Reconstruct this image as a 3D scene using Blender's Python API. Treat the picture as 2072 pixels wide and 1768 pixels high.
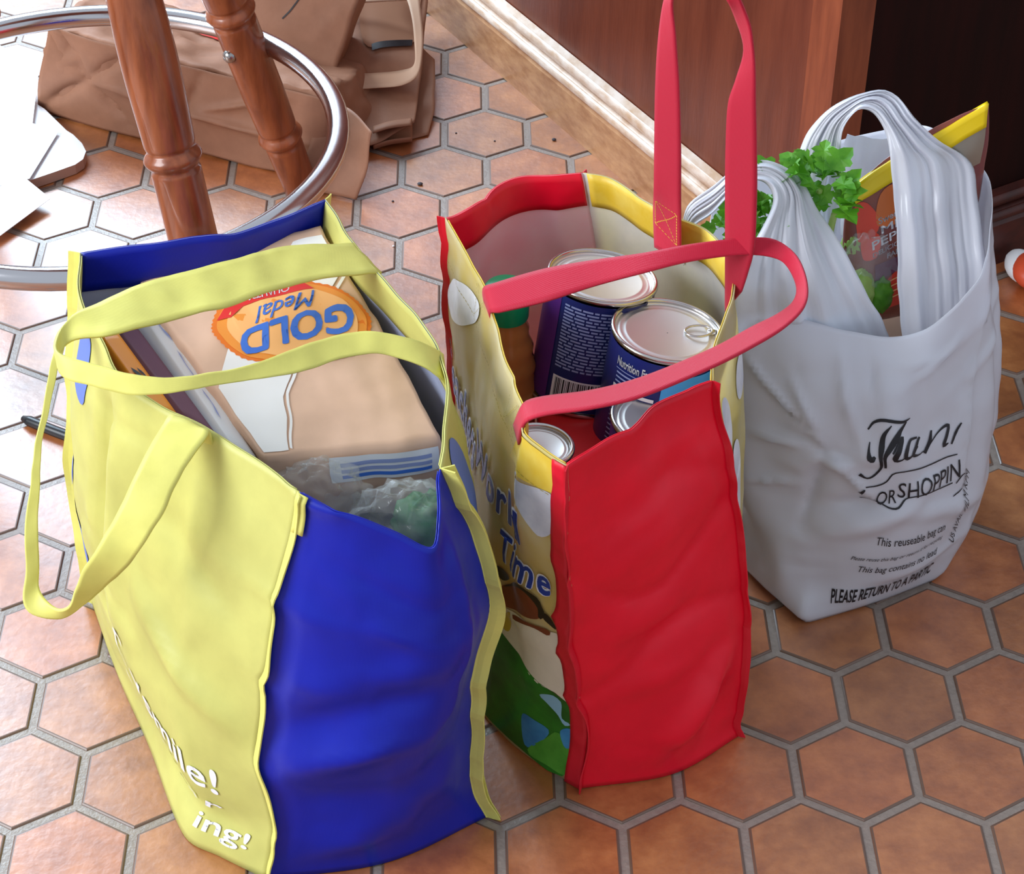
import bpy, bmesh, math, random
import numpy as np
from mathutils import Vector, Matrix, noise

# ------------------------------------------------------------------ reset
for o in list(bpy.data.objects):
    bpy.data.objects.remove(o, do_unlink=True)
scene = bpy.context.scene
COL = scene.collection

# ------------------------------------------------------------------ camera
F_PX, IMG_W, IMG_H = 4392.52, 2072.0, 1768.0
CAM = np.array([-0.14506543, -1.71046169, 1.42035841])
ROT = np.array([[0.99973649, -0.02095505, 0.00937262],
                [-0.00585875, -0.62768883, -0.77844229],
                [0.02219539, 0.77818225, -0.6276462]])
cd = bpy.data.cameras.new('camera')
cd.sensor_fit = 'HORIZONTAL'
cd.sensor_width = 36.0
cd.lens = 36.0 * F_PX / IMG_W
cd.clip_start = 0.05
cam = bpy.data.objects.new('camera', cd)
COL.objects.link(cam)
cam.matrix_world = Matrix(((ROT[0][0], -ROT[1][0], -ROT[2][0], CAM[0]),
                           (ROT[0][1], -ROT[1][1], -ROT[2][1], CAM[1]),
                           (ROT[0][2], -ROT[1][2], -ROT[2][2], CAM[2]),
                           (0, 0, 0, 1)))
scene.camera = cam

# ------------------------------------------------------------------ world, window and fill light
world = bpy.data.worlds.new('room_ambient')
scene.world = world
world.use_nodes = True
world.node_tree.nodes['Background'].inputs[0].default_value = (0.80, 0.88, 1.0, 1)
world.node_tree.nodes['Background'].inputs[1].default_value = 0.66


def area_light(name, loc, target, sx, sy, power, color):
    ld = bpy.data.lights.new(name, 'AREA')
    ld.shape = 'RECTANGLE'
    ld.size, ld.size_y = sx, sy
    ld.energy = power
    ld.color = color
    o = bpy.data.objects.new(name, ld)
    COL.objects.link(o)
    o.location = loc
    o.rotation_euler = (Vector(target) - Vector(loc)).to_track_quat('-Z', 'Y').to_euler()
    return o


area_light('window_daylight', (-1.50, 2.15, 1.70), (-0.90, 0.1, 0.3), 1.35, 1.3, 108, (0.64, 0.83, 1.0))
area_light('side_fill_light', (-2.7, -1.0, 1.7), (0.0, -0.2, 0.2), 1.6, 1.4, 96, (0.90, 0.95, 1.0))  # unseen fill light, added to brighten the left-facing panels and near floor

scene.view_settings.view_transform = 'Standard'
scene.view_settings.look = 'None'
scene.view_settings.gamma = 1.0
scene.view_settings.exposure = 0.2
scene.view_settings.use_curve_mapping = False

# ------------------------------------------------------------------ general helpers
rnd = random.Random(7)


def at(x, y, z=0.0):
    """point at height z seen along the sight line of photo pixel (x, y)"""
    d = ROT.T @ np.array([(x - 1036) / F_PX, (y - 884) / F_PX, 1.0])
    return CAM + d * ((z - CAM[2]) / d[2])


def beside(x, y, a, b):
    """point on the sight line of (x, y) closest to the segment line a-b"""
    d = ROT.T @ np.array([(x - 1036) / F_PX, (y - 884) / F_PX, 1.0])
    d = d / np.linalg.norm(d)
    a, b = np.array(a, float), np.array(b, float)
    e = (b - a) / np.linalg.norm(b - a)
    w = CAM - a
    k = d @ e
    t = ((w @ e) * k - w @ d) / (1 - k * k)
    return CAM + d * t


def lin(c):
    return tuple(((v / 255 + 0.055) / 1.055) ** 2.4 if v / 255 > 0.04045 else v / 255 / 12.92 for v in c) + (1.0,)


def tag(o, label=None, cat=None, group=None, kind=None):
    if label: o['label'] = label
    if cat: o['category'] = cat
    if group: o['group'] = group
    if kind: o['kind'] = kind
    return o


def empty(name, loc, label=None, cat=None, group=None):
    o = bpy.data.objects.new(name, None)
    o.empty_display_size = 0.03
    COL.objects.link(o)
    o.location = tuple(loc)
    return tag(o, label, cat, group)


def link(name, me, mats=None, parent=None, smooth=True):
    o = bpy.data.objects.new(name, me)
    COL.objects.link(o)
    if mats is not None:
        for m in (mats if isinstance(mats, (list, tuple)) else [mats]):
            me.materials.append(m)
    if smooth:
        me.polygons.foreach_set('use_smooth', [True] * len(me.polygons))
    if parent is not None:
        o.parent = parent
        if parent.type == 'EMPTY':      # meshes are written in world coordinates
            o.matrix_parent_inverse = Matrix.Translation(-Vector(parent.location))
    return o


def mesh(verts, faces):
    me = bpy.data.meshes.new('m')
    me.from_pydata([tuple(map(float, v)) for v in verts], [], [tuple(f) for f in faces])
    me.update()
    return me


def solid(o, t, inner=0, offset=-1.0):
    m = o.modifiers.new('thickness', 'SOLIDIFY')
    m.thickness = t
    m.offset = offset
    m.material_offset = inner
    m.use_even_offset = False
    return o


def catmull(pts, n, closed=False):
    """resample a polyline of points with a centripetal-like spline, n samples by arclength"""
    P = np.array(pts, float)
    if len(P) == 2 and not closed:
        t = np.linspace(0, 1, n)[:, None]
        return P[0] * (1 - t) + P[1] * t
    if closed:
        Q = np.vstack([P[-1], P, P[0], P[1]])
    else:
        Q = np.vstack([2 * P[0] - P[1], P, 2 * P[-1] - P[-2]])
    out = []
    segs = len(Q) - 3
    for i in range(segs):
        p0, p1, p2, p3 = Q[i:i + 4]
        m1, m2 = (p2 - p0) * 0.5, (p3 - p1) * 0.5
        # limit tangents so that short segments do not overshoot
        L = np.linalg.norm(p2 - p1) + 1e-9
        for m in (m1, m2):
            k = np.linalg.norm(m)
            if k > 1.2 * L: m *= 1.2 * L / k
        for t in np.linspace(0, 1, 14, endpoint=False):
            t2, t3 = t * t, t * t * t
            out.append((2 * t3 - 3 * t2 + 1) * p1 + (t3 - 2 * t2 + t) * m1 + (-2 * t3 + 3 * t2) * p2 + (t3 - t2) * m2)
    out.append(Q[-2] if not closed else P[0])
    return resample(np.array(out), n)


def resample(P, n):
    P = np.array(P, float)
    d = np.r_[0, np.cumsum(np.linalg.norm(np.diff(P, axis=0), axis=1))]
    s = np.linspace(0, d[-1], n)
    return np.stack([np.interp(s, d, P[:, k]) for k in range(P.shape[1])], 1)


def nvec(p, f, seed=0.0):
    x, y, z = p[0] * f + seed, p[1] * f + seed * 1.7, p[2] * f - seed
    return np.array([noise.noise(Vector((x, y, z))), noise.noise(Vector((x + 19.1, y - 7.3, z + 3.7))), noise.noise(Vector((x - 11.9, y + 23.4, z - 15.2)))])


def ridged(p, f, seed=0.0):
    a = noise.noise(Vector((p[0] * f + seed, p[1] * f - seed, p[2] * f + 2 * seed)))
    return 1 - abs(a) * 2


class Surf:
    """a grid of points [nu, nv, 3] that knows its normals and can carry prints"""

    def __init__(self, P):
        self.P = P
        self.refresh()

    def refresh(self):
        P = self.P
        du = np.gradient(P, axis=0)
        dv = np.gradient(P, axis=1)
        n = np.cross(du, dv)
        self.N = n / (np.linalg.norm(n, axis=2, keepdims=True) + 1e-12)

    def dims(self):
        P = self.P
        w = np.linalg.norm(np.diff(P[:, P.shape[1] // 2], axis=0), axis=1).sum()
        h = np.linalg.norm(np.diff(P[P.shape[0] // 2], axis=0), axis=1).sum()
        return w, h

    def at(self, u, v, off=0.0):
        nu, nv = self.P.shape[:2]
        a = min(max(u, 0), 1) * (nu - 1)
        b = min(max(v, 0), 1) * (nv - 1)
        i, j = min(int(a), nu - 2), min(int(b), nv - 2)
        s, t = a - i, b - j
        w = ((1 - s) * (1 - t), s * (1 - t), (1 - s) * t, s * t)
        ids = ((i, j), (i + 1, j), (i, j + 1), (i + 1, j + 1))
        p = sum(k * self.P[q] for k, q in zip(w, ids))
        if off:
            n = sum(k * self.N[q] for k, q in zip(w, ids))
            p = p + n * off
        return p

    def push(self, fn):
        """move points along the normal by fn(u, v)"""
        nu, nv = self.P.shape[:2]
        U, V = np.meshgrid(np.linspace(0, 1, nu), np.linspace(0, 1, nv), indexing='ij')
        self.P = self.P + self.N * fn(U, V)[..., None]
        self.refresh()
        return self

    def wobble(self, fn):
        nu, nv = self.P.shape[:2]
        for i in range(nu):
            for j in range(nv):
                self.P[i, j] += fn(self.P[i, j])
        self.refresh()
        return self

    def mesh(self):
        nu, nv = self.P.shape[:2]
        faces = [(i * nv + j, (i + 1) * nv + j, (i + 1) * nv + j + 1, i * nv + j + 1)
                 for i in range(nu - 1) for j in range(nv - 1)]
        return mesh(self.P.reshape(-1, 3), faces)


def coons(bottom, top, left, right, nu=44, nv=48):
    B, T = catmull(bottom, nu), catmull(top, nu)
    L, R = catmull(left, nv), catmull(right, nv)
    u = np.linspace(0, 1, nu)[:, None, None]
    v = np.linspace(0, 1, nv)[None, :, None]
    P = (1 - v) * B[:, None] + v * T[:, None] + (1 - u) * L[None] + u * R[None] \
        - ((1 - u) * (1 - v) * B[0] + u * (1 - v) * B[-1] + (1 - u) * v * T[0] + u * v * T[-1])
    return Surf(P)


def fold(U, V, a, b, amp, wid):
    """soft ridge along the uv segment a-b"""
    ax, ay = a
    bx, by = b
    L2 = (bx - ax) ** 2 + (by - ay) ** 2
    t = np.clip(((U - ax) * (bx - ax) + (V - ay) * (by - ay)) / L2, 0, 1)
    d = np.hypot(U - ax - t * (bx - ax), V - ay - t * (by - ay))
    return amp * np.exp(-(d / wid) ** 2) * np.sin(np.pi * np.clip(t, 0.12, 0.88))


def crease(U, V, a, b, amp, wid):
    """sharp ridge along the uv segment a-b"""
    ax, ay = a
    bx, by = b
    L2 = (bx - ax) ** 2 + (by - ay) ** 2
    t = np.clip(((U - ax) * (bx - ax) + (V - ay) * (by - ay)) / L2, 0, 1)
    d = np.hypot((U - ax - t * (bx - ax)), (V - ay - t * (by - ay)) * 0.45)
    return amp * np.exp(-d / wid) * np.sin(np.pi * np.clip(t, 0.1, 0.9))


def window_fn(U, V):
    return np.clip(np.minimum(np.minimum(U, 1 - U), np.minimum(V, 1 - V)) * 9, 0, 1)


def ribbon(name, edges, width_n, mats, parent, thick=0.0016, n=120, bow=0.0, wob=None):
    """strap from pairs of edge points; bow gives the cross-section a slight curve"""
    A = np.array([e[0] for e in edges], float)
    B = np.array([e[1] for e in edges], float)
    # resample both edges with the same parameter
    M = catmull(np.hstack([A, B]), n)
    A, B = M[:, :3], M[:, 3:]
    t = np.linspace(0, 1, width_n)
    P = A[:, None] * (1 - t)[None, :, None] + B[:, None] * t[None, :, None]
    s = Surf(P)
    if bow:
        s.push(lambda U, V: bow * 4 * V * (1 - V))
    if wob: s.wobble(wob)
    o = link(name, s.mesh(), mats, parent)
    solid(o, thick, offset=0)
    return o, s


def lathe(prof, n=48, cap=False):
    vs, fs = [], []
    for r, z in prof:
        for k in range(n):
            a = 2 * math.pi * k / n
            vs.append((r * math.cos(a), r * math.sin(a), z))
    for i in range(len(prof) - 1):
        for k in range(n):
            k2 = (k + 1) % n
            fs.append((i * n + k, i * n + k2, (i + 1) * n + k2, (i + 1) * n + k))
    if cap:
        fs.append(tuple(range(n - 1, -1, -1)))
        fs.append(tuple((len(prof) - 1) * n + k for k in range(n)))
    return vs, fs


def tube(path, r, n=12, closed=False, caps=True):
    P = np.array(path, float)
    m = len(P)
    R = r if hasattr(r, '__len__') else [r] * m
    vs, fs = [], []
    prev = None
    for i in range(m):
        if closed:
            t = P[(i + 1) % m] - P[i - 1]
        else:
            t = P[min(i + 1, m - 1)] - P[max(i - 1, 0)]
        t = t / (np.linalg.norm(t) + 1e-12)
        if prev is None:
            ref = np.array([0, 0, 1.0]) if abs(t[2]) < 0.9 else np.array([1.0, 0, 0])
            a = np.cross(t, ref)
        else:
            a = prev - t * (prev @ t)
        a = a / np.linalg.norm(a)
        prev = a
        b = np.cross(t, a)
        for k in range(n):
            w = 2 * math.pi * k / n
            vs.append(P[i] + R[i] * (math.cos(w) * a + math.sin(w) * b))
    for i in range(m if closed else m - 1):
        i2 = (i + 1) % m
        for k in range(n):
            k2 = (k + 1) % n
            fs.append((i * n + k, i2 * n + k, i2 * n + k2, i * n + k2))
    if caps and not closed:
        fs.append(tuple(range(n)))
        fs.append(tuple((m - 1) * n + k for k in range(n - 1, -1, -1)))
    return vs, fs


def frame_matrix(origin, zaxis, xhint=(1, 0, 0)):
    z = Vector(zaxis).normalized()
    x = Vector(xhint)
    x = (x - z * x.dot(z)).normalized()
    y = z.cross(x)
    return Matrix(((x[0], y[0], z[0], origin[0]), (x[1], y[1], z[1], origin[1]), (x[2], y[2], z[2], origin[2]), (0, 0, 0, 1)))


def moved(vs, M):
    return [tuple(M @ Vector(v)) for v in vs]


# ------------------------------------------------------------------ flat print on surfaces
def refine(bm, maxlen):
    """cut the flat print into a fine raster so that it can follow a curved surface"""
    for ax in (0, 1):
        cs = [v.co[ax] for v in bm.verts]
        lo, hi = min(cs), max(cs)
        n = min(int((hi - lo) / maxlen), 60)
        for k in range(1, n + 1):
            co = Vector((0, 0, 0))
            co[ax] = lo + (hi - lo) * k / (n + 1)
            no = Vector((0, 0, 0))
            no[ax] = 1
            bmesh.ops.bisect_plane(bm, geom=bm.verts[:] + bm.edges[:] + bm.faces[:], plane_co=co, plane_no=no)


def mapped(name, bm, surf, uv, off, mat, parent):
    for v in bm.verts:
        u, w = uv(v.co.x, v.co.y)
        v.co = Vector(surf.at(u, w, off))
    me = bpy.data.meshes.new('m')
    bm.to_mesh(me)
    bm.free()
    return link(name, me, mat, parent, smooth=True)


def print_poly(name, surf, pts, mat, parent, off=0.0008, maxlen=0.03, smooth=0):
    """a printed patch: polygon in the surface's uv"""
    P = np.array(pts, float)
    if smooth: P = catmull(P, smooth, closed=True)[:-1]
    bm = bmesh.new()
    f = bm.faces.new([bm.verts.new((p[0], p[1], 0)) for p in P])
    f.normal_update()
    if f.normal.z < 0: f.normal_flip()
    bmesh.ops.triangulate(bm, faces=bm.faces[:])
    refine(bm, maxlen)
    return mapped(name, bm, surf, lambda x, y: (x, y), off, mat, parent)


def print_stroke(name, surf, strokes, mat, parent, off=0.0010, uvmap=None, n=24):
    """pen strokes: list of [(x, y, width), ...] in print space, mapped to uv"""
    bm = bmesh.new()
    for st in strokes:
        C = catmull(np.array(st, float), max(n, 4 * len(st)))
        d = np.gradient(C[:, :2], axis=0)
        d /= np.linalg.norm(d, axis=1, keepdims=True) + 1e-12
        nn = np.stack([-d[:, 1], d[:, 0]], 1)
        a = C[:, :2] + nn * C[:, 2:3] / 2
        b = C[:, :2] - nn * C[:, 2:3] / 2
        va = [bm.verts.new((p[0], p[1], 0)) for p in a]
        vb = [bm.verts.new((p[0], p[1], 0)) for p in b]
        for i in range(len(va) - 1):
            bm.faces.new((vb[i], vb[i + 1], va[i + 1], va[i]))
    return mapped(name, bm, surf, uvmap or (lambda x, y: (x, y)), off, mat, parent)


def text_bm(s, bold=0.0, shear=0.0, spacing=1.0):
    cu = bpy.data.curves.new('t', 'FONT')
    cu.body = s
    cu.shear = shear
    cu.space_character = spacing
    cu.resolution_u = 3
    o = bpy.data.objects.new('t', cu)
    COL.objects.link(o)
    bpy.context.view_layer.update()
    me = bpy.data.meshes.new_from_object(o.evaluated_get(bpy.context.evaluated_depsgraph_get()))
    bpy.data.objects.remove(o, do_unlink=True)
    bm = bmesh.new()
    bm.from_mesh(me)
    bpy.data.meshes.remove(me)
    if bold:        # heavier face: the same glyphs shifted a little to each side
        src = bm.copy()
        for dx, dy in ((-1, 0), (1, 0), (0, -1), (0, 1), (.7, .7), (-.7, .7), (.7, -.7), (-.7, -.7)):
            vm = {v: bm.verts.new((v.co.x + dx * bold, v.co.y + dy * bold, 0)) for v in src.verts}
            for f in src.faces:
                bm.faces.new([vm[v] for v in f.verts])
        src.free()
    return bm


def print_text(name, surf, s, p0, p1, height, mat, parent, off=0.0011, bold=0.0, shear=0.0, arc=0.0, maxlen=0.25, spacing=1.0):
    """text whose baseline runs from uv p0 to uv p1; height is the uv vector of one capital's height"""
    bm = text_bm(s, bold, shear, spacing)
    xs = [v.co.x for v in bm.verts]
    x0, x1 = min(xs), max(xs)
    refine(bm, maxlen)
    p0, p1, h = np.array(p0, float), np.array(p1, float), np.array(height, float)

    def uv(x, y):
        t = (x - x0) / (x1 - x0)
        q = p0 + (p1 - p0) * t + h * (y / 0.7 + arc * 4 * t * (1 - t))
        return q[0], q[1]
    return mapped(name, bm, surf, uv, off, mat, parent)


# ------------------------------------------------------------------ materials
def mat(name, color, rough=0.5, spec=0.5, metal=0.0, var=0.0, vscale=20.0, bump=0.0, bscale=60.0,
        color2=None, stretch=(1, 1, 1), transl=0.0, trans=0.0, alpha=1.0, weave=0.0, weave_scale=900.0, crease=0.0, crease_scale=16.0,
        sheen=0.0, coat=0.0, ior=1.45):
    m = bpy.data.materials.new(name)
    m.use_nodes = True
    nt = m.node_tree
    b = nt.nodes['Principled BSDF']
    b.inputs['Base Color'].default_value = lin(color)
    b.inputs['Roughness'].default_value = rough
    b.inputs['Specular IOR Level'].default_value = spec
    b.inputs['Metallic'].default_value = metal
    b.inputs['Transmission Weight'].default_value = trans
    b.inputs['Alpha'].default_value = alpha
    b.inputs['Coat Weight'].default_value = coat
    b.inputs['IOR'].default_value = ior
    if sheen: b.inputs['Sheen Weight'].default_value = sheen
    geo = nt.nodes.new('ShaderNodeNewGeometry')
    mp = nt.nodes.new('ShaderNodeMapping')
    mp.inputs['Scale'].default_value = stretch
    nt.links.new(geo.outputs['Position'], mp.inputs['Vector'])
    if var or color2:
        nz = nt.nodes.new('ShaderNodeTexNoise')
        nz.inputs['Scale'].default_value = vscale
        nz.inputs['Detail'].default_value = 5
        nz.inputs['Roughness'].default_value = 0.6
        nt.links.new(mp.outputs[0], nz.inputs['Vector'])
        ra = nt.nodes.new('ShaderNodeValToRGB')
        c = np.array(lin(color)[:3])
        c2 = np.array(lin(color2)[:3]) if color2 else c * (1 - var)
        c1 = c if color2 else np.minimum(c * (1 + var), 1)
        ra.color_ramp.elements[0].position = 0.36
        ra.color_ramp.elements[1].position = 0.64
        ra.color_ramp.elements[0].color = tuple(c2) + (1,)
        ra.color_ramp.elements[1].color = tuple(c1) + (1,)
        nt.links.new(nz.outputs['Fac'], ra.inputs['Fac'])
        nt.links.new(ra.outputs['Color'], b.inputs['Base Color'])
    last = None
    if bump:
        nz2 = nt.nodes.new('ShaderNodeTexNoise')
        nz2.inputs['Scale'].default_value = bscale
        nz2.inputs['Detail'].default_value = 4
        nt.links.new(mp.outputs[0], nz2.inputs['Vector'])
        bp = nt.nodes.new('ShaderNodeBump')
        bp.inputs['Strength'].default_value = bump
        bp.inputs['Distance'].default_value = 0.002
        nt.links.new(nz2.outputs['Fac'], bp.inputs['Height'])
        last = bp
    if crease:
        vz = nt.nodes.new('ShaderNodeTexNoise')
        vz.noise_type = 'RIDGED_MULTIFRACTAL'
        vz.inputs['Scale'].default_value = crease_scale
        vz.inputs['Detail'].default_value = 3
        nt.links.new(mp.outputs[0], vz.inputs['Vector'])
        bp = nt.nodes.new('ShaderNodeBump')
        bp.inputs['Strength'].default_value = crease
        bp.inputs['Distance'].default_value = 0.012
        nt.links.new(vz.outputs['Fac'], bp.inputs['Height'])
        if last: nt.links.new(last.outputs[0], bp.inputs['Normal'])
        last = bp
    if weave:
        ws = []
        for axis in ('X', 'Z'):
            wv = nt.nodes.new('ShaderNodeTexWave')
            wv.bands_direction = axis
            wv.inputs['Scale'].default_value = weave_scale / 6.28
            nt.links.new(geo.outputs['Position'], wv.inputs['Vector'])
            ws.append(wv)
        ad = nt.nodes.new('ShaderNodeMath')
        ad.operation = 'ADD'
        nt.links.new(ws[0].outputs['Fac'], ad.inputs[0])
        nt.links.new(ws[1].outputs['Fac'], ad.inputs[1])
        bp = nt.nodes.new('ShaderNodeBump')
        bp.inputs['Strength'].default_value = weave
        bp.inputs['Distance'].default_value = 0.0006
        nt.links.new(ad.outputs[0], bp.inputs['Height'])
        if last: nt.links.new(last.outputs[0], bp.inputs['Normal'])
        last = bp
    if last: nt.links.new(last.outputs[0], b.inputs['Normal'])
    if transl:
        tr = nt.nodes.new('ShaderNodeBsdfTranslucent')
        tr.inputs['Color'].default_value = lin(color)
        mx = nt.nodes.new('ShaderNodeMixShader')
        mx.inputs[0].default_value = transl
        nt.links.new(b.outputs[0], mx.inputs[1])
        nt.links.new(tr.outputs[0], mx.inputs[2])
        nt.links.new(mx.outputs[0], nt.nodes['Material Output'].inputs[0])
    return m


def tile_material():
    m = bpy.data.materials.new('terracotta_tile')
    m.use_nodes = True
    nt = m.node_tree
    b = nt.nodes['Principled BSDF']
    geo = nt.nodes.new('ShaderNodeNewGeometry')
    oi = nt.nodes.new('ShaderNodeObjectInfo')
    n1 = nt.nodes.new('ShaderNodeTexNoise')
    n1.inputs['Scale'].default_value = 26
    n1.inputs['Detail'].default_value = 6
    n1.inputs['Roughness'].default_value = 0.65
    nt.links.new(geo.outputs['Position'], n1.inputs['Vector'])
    r1 = nt.nodes.new('ShaderNodeValToRGB')
    e = r1.color_ramp.elements
    e[0].position, e[1].position = 0.33, 0.68
    e[0].color, e[1].color = lin((144, 78, 36)), lin((188, 116, 64))
    mid = e.new(0.5)
    mid.color = lin((167, 97, 49))
    nt.links.new(n1.outputs['Fac'], r1.inputs['Fac'])
    r2 = nt.nodes.new('ShaderNodeValToRGB')
    e = r2.color_ramp.elements
    e[0].color, e[1].color = (0.90, 0.95, 0.95, 1), (1.04, 0.98, 0.94, 1)
    q = e.new(0.35)
    q.color = (0.98, 1.05, 1.02, 1)
    q = e.new(0.6)
    q.color = (1.04, 0.95, 0.90, 1)
    nt.links.new(oi.outputs['Random'], r2.inputs['Fac'])
    mx = nt.nodes.new('ShaderNodeMix')
    mx.data_type = 'RGBA'
    mx.blend_type = 'MULTIPLY'
    mx.inputs[0].default_value = 1.0
    nt.links.new(r1.outputs['Color'], mx.inputs[6])
    nt.links.new(r2.outputs['Color'], mx.inputs[7])
    nt.links.new(mx.outputs[2], b.inputs['Base Color'])
    b.inputs['Roughness'].default_value = 0.40
    b.inputs['Specular IOR Level'].default_value = 1.0
    b.inputs['Coat Weight'].default_value = 1.0
    b.inputs['Coat Roughness'].default_value = 0.38
    n2 = nt.nodes.new('ShaderNodeTexNoise')
    n2.inputs['Scale'].default_value = 110
    n2.inputs['Detail'].default_value = 3
    nt.links.new(geo.outputs['Position'], n2.inputs['Vector'])
    bp = nt.nodes.new('ShaderNodeBump')
    bp.inputs['Strength'].default_value = 0.35
    bp.inputs['Distance'].default_value = 0.0015
    nt.links.new(n2.outputs['Fac'], bp.inputs['Height'])
    nt.links.new(bp.outputs[0], b.inputs['Normal'])
    return m


M = {}
M['tile'] = tile_material()
M['tile_edge'] = mat('tile_dark_edge', (104, 76, 60), 0.42, spec=1.0)
M['grout'] = mat('grey_grout', (142, 128, 118), 0.42, spec=1.0, var=0.10, vscale=160, bump=0.3, bscale=300)
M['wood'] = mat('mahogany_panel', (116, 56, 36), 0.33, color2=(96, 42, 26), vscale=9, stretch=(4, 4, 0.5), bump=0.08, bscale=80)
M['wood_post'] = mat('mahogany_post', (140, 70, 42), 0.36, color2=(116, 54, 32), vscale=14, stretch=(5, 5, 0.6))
M['wood_shaded'] = mat('shade_painted_mahogany', (38, 11, 8), 0.5, spec=0.12, color2=(28, 9, 7), vscale=9, stretch=(4, 4, 0.5))  # cabinet wood again, darkened: the shade of the right face is in the colour
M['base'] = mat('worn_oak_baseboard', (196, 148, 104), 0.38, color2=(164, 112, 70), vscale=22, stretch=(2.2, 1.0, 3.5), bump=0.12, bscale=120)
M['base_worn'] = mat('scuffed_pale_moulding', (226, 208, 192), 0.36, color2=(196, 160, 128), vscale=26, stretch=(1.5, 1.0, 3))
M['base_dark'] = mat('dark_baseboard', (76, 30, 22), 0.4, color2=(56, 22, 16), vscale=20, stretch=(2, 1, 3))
M['leg'] = mat('varnished_stool_wood', (150, 82, 48), 0.30, color2=(118, 58, 30), vscale=24, stretch=(3, 3, 0.35), coat=0.25)
M['chrome'] = mat('chrome', (205, 203, 205), 0.16, metal=1.0)
M['steel'] = mat('steel_bolt', (170, 168, 165), 0.22, metal=1.0)
M['kraft'] = mat('brown_kraft_paper', (150, 106, 82), 0.6, spec=0.3, var=0.06, vscale=40, bump=0.1, bscale=200, crease=0.7, crease_scale=5)
M['kraft_in'] = mat('kraft_paper_inside', (150, 106, 80), 0.7, spec=0.2)
M['kraft_pale'] = mat('pale_kraft_handle', (206, 170, 142), 0.6, spec=0.3)
M['white_paper'] = mat('white_paper', (240, 240, 242), 0.6, spec=0.3)
M['tray'] = mat('white_plastic_tray', (236, 234, 236), 0.4)
M['tray_side'] = mat('tan_tray_rim', (176, 140, 122), 0.5)
M['black'] = mat('black_plastic', (22, 24, 28), 0.35)
M['yel'] = mat('yellow_woven_plastic', (218, 214, 122), 0.40, spec=0.45, var=0.05, vscale=24, weave=0.1, weave_scale=3200, crease=0.45, crease_scale=11, transl=0.22)
M['yel_strap'] = mat('yellow_strap_fabric', (232, 226, 122), 0.46, spec=0.4, var=0.05, vscale=30, weave=0.08, weave_scale=3200, crease=0.35, crease_scale=22, transl=0.12)
M['blue'] = mat('royal_blue_woven_plastic', (6, 30, 166), 0.36, spec=0.5, var=0.06, vscale=20, weave=0.1, weave_scale=3200, crease=0.9, crease_scale=7, transl=0.1)
M['lining'] = mat('pale_blue_lining', (176, 184, 214), 0.5, transl=0.2)
M['red'] = mat('red_woven_plastic', (244, 12, 46), 0.36, spec=0.5, var=0.05, vscale=24, weave=0.1, weave_scale=3200, crease=0.8, crease_scale=9, transl=0.12)
M['red_seam'] = mat('red_binding', (214, 22, 44), 0.42, crease=0.3, crease_scale=40)
M['red_lining'] = mat('pinkish_lining', (250, 206, 216), 0.55, color2=(248, 238, 242), vscale=9, transl=0.3)
M['white_lining'] = mat('whitish_lining', (236, 234, 236), 0.55, color2=(214, 216, 224), vscale=30, transl=0.5, crease=0.4, crease_scale=18)
M['art_yellow'] = mat('pale_yellow_print', (236, 218, 132), 0.36, color2=(242, 234, 196), vscale=15, weave=0.08, weave_scale=3200, crease=0.5, crease_scale=14, transl=0.55)
M['hem_yellow'] = mat('golden_hem', (222, 184, 50), 0.4, color2=(230, 200, 86), vscale=28, weave=0.08, weave_scale=3200, crease=0.3, crease_scale=20)
M['cream'] = mat('cream_print', (226, 216, 194), 0.38, var=0.05, vscale=30)
M['cloud'] = mat('cloud_white_print', (226, 226, 230), 0.38, color2=(196, 198, 208), vscale=24)
M['green_print'] = mat('green_print', (44, 132, 38), 0.36, color2=(26, 92, 30), vscale=22)
M['lime_print'] = mat('lime_print', (90, 168, 60), 0.36, color2=(60, 140, 44), vscale=26)
M['sky_print'] = mat('sky_blue_print', (64, 146, 196), 0.36, color2=(40, 118, 176), vscale=30)
M['pale_sky_print'] = mat('pale_sky_blue_print', (140, 188, 212), 0.36)
M['navy_print'] = mat('navy_lettering', (34, 60, 150), 0.4)
M['skin_print'] = mat('brown_print', (122, 58, 36), 0.4)
M['hair_print'] = mat('dark_brown_print', (36, 22, 20), 0.4)
M['gold_print'] = mat('golden_print', (206, 176, 50), 0.4)
M['blue_print'] = mat('periwinkle_print', (92, 122, 200), 0.4)
M['white_print'] = mat('white_lettering', (238, 238, 246), 0.45)
M['thread'] = mat('gold_thread', (216, 160, 60), 0.6)
M['thread_y'] = mat('ochre_thread', (176, 158, 60), 0.6)
M['web'] = mat('red_webbing', (206, 18, 56), 0.5, spec=0.4, weave=0.35, weave_scale=3600, sheen=0.15, transl=0.15)
M['poly'] = mat('white_polythene', (236, 237, 244), 0.22, spec=0.6, transl=0.40, alpha=0.95, crease=0.6, crease_scale=7)
M['ink'] = mat('black_ink', (22, 20, 26), 0.5)
M['flour'] = mat('flour_bag_kraft', (222, 184, 158), 0.55, spec=0.35, var=0.04, vscale=30, crease=0.3, crease_scale=16)
M['flour_white'] = mat('flour_bag_white_band', (240, 238, 236), 0.5, crease=0.2, crease_scale=16)
M['orange'] = mat('orange_print', (240, 150, 56), 0.45)
M['orange_deep'] = mat('deep_orange_print', (232, 120, 30), 0.45)
M['orange_pale'] = mat('pale_orange_print', (250, 186, 116), 0.45)
M['ribbon_red'] = mat('red_ribbon_print', (222, 48, 44), 0.45)
M['letter_blue'] = mat('bright_blue_lettering', (66, 118, 214), 0.45)
M['carton'] = mat('white_carton', (230, 232, 236), 0.45)
M['orange_box'] = mat('orange_carton', (236, 148, 44), 0.4)
M['purple'] = mat('plum_carton', (120, 84, 104), 0.5)
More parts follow.
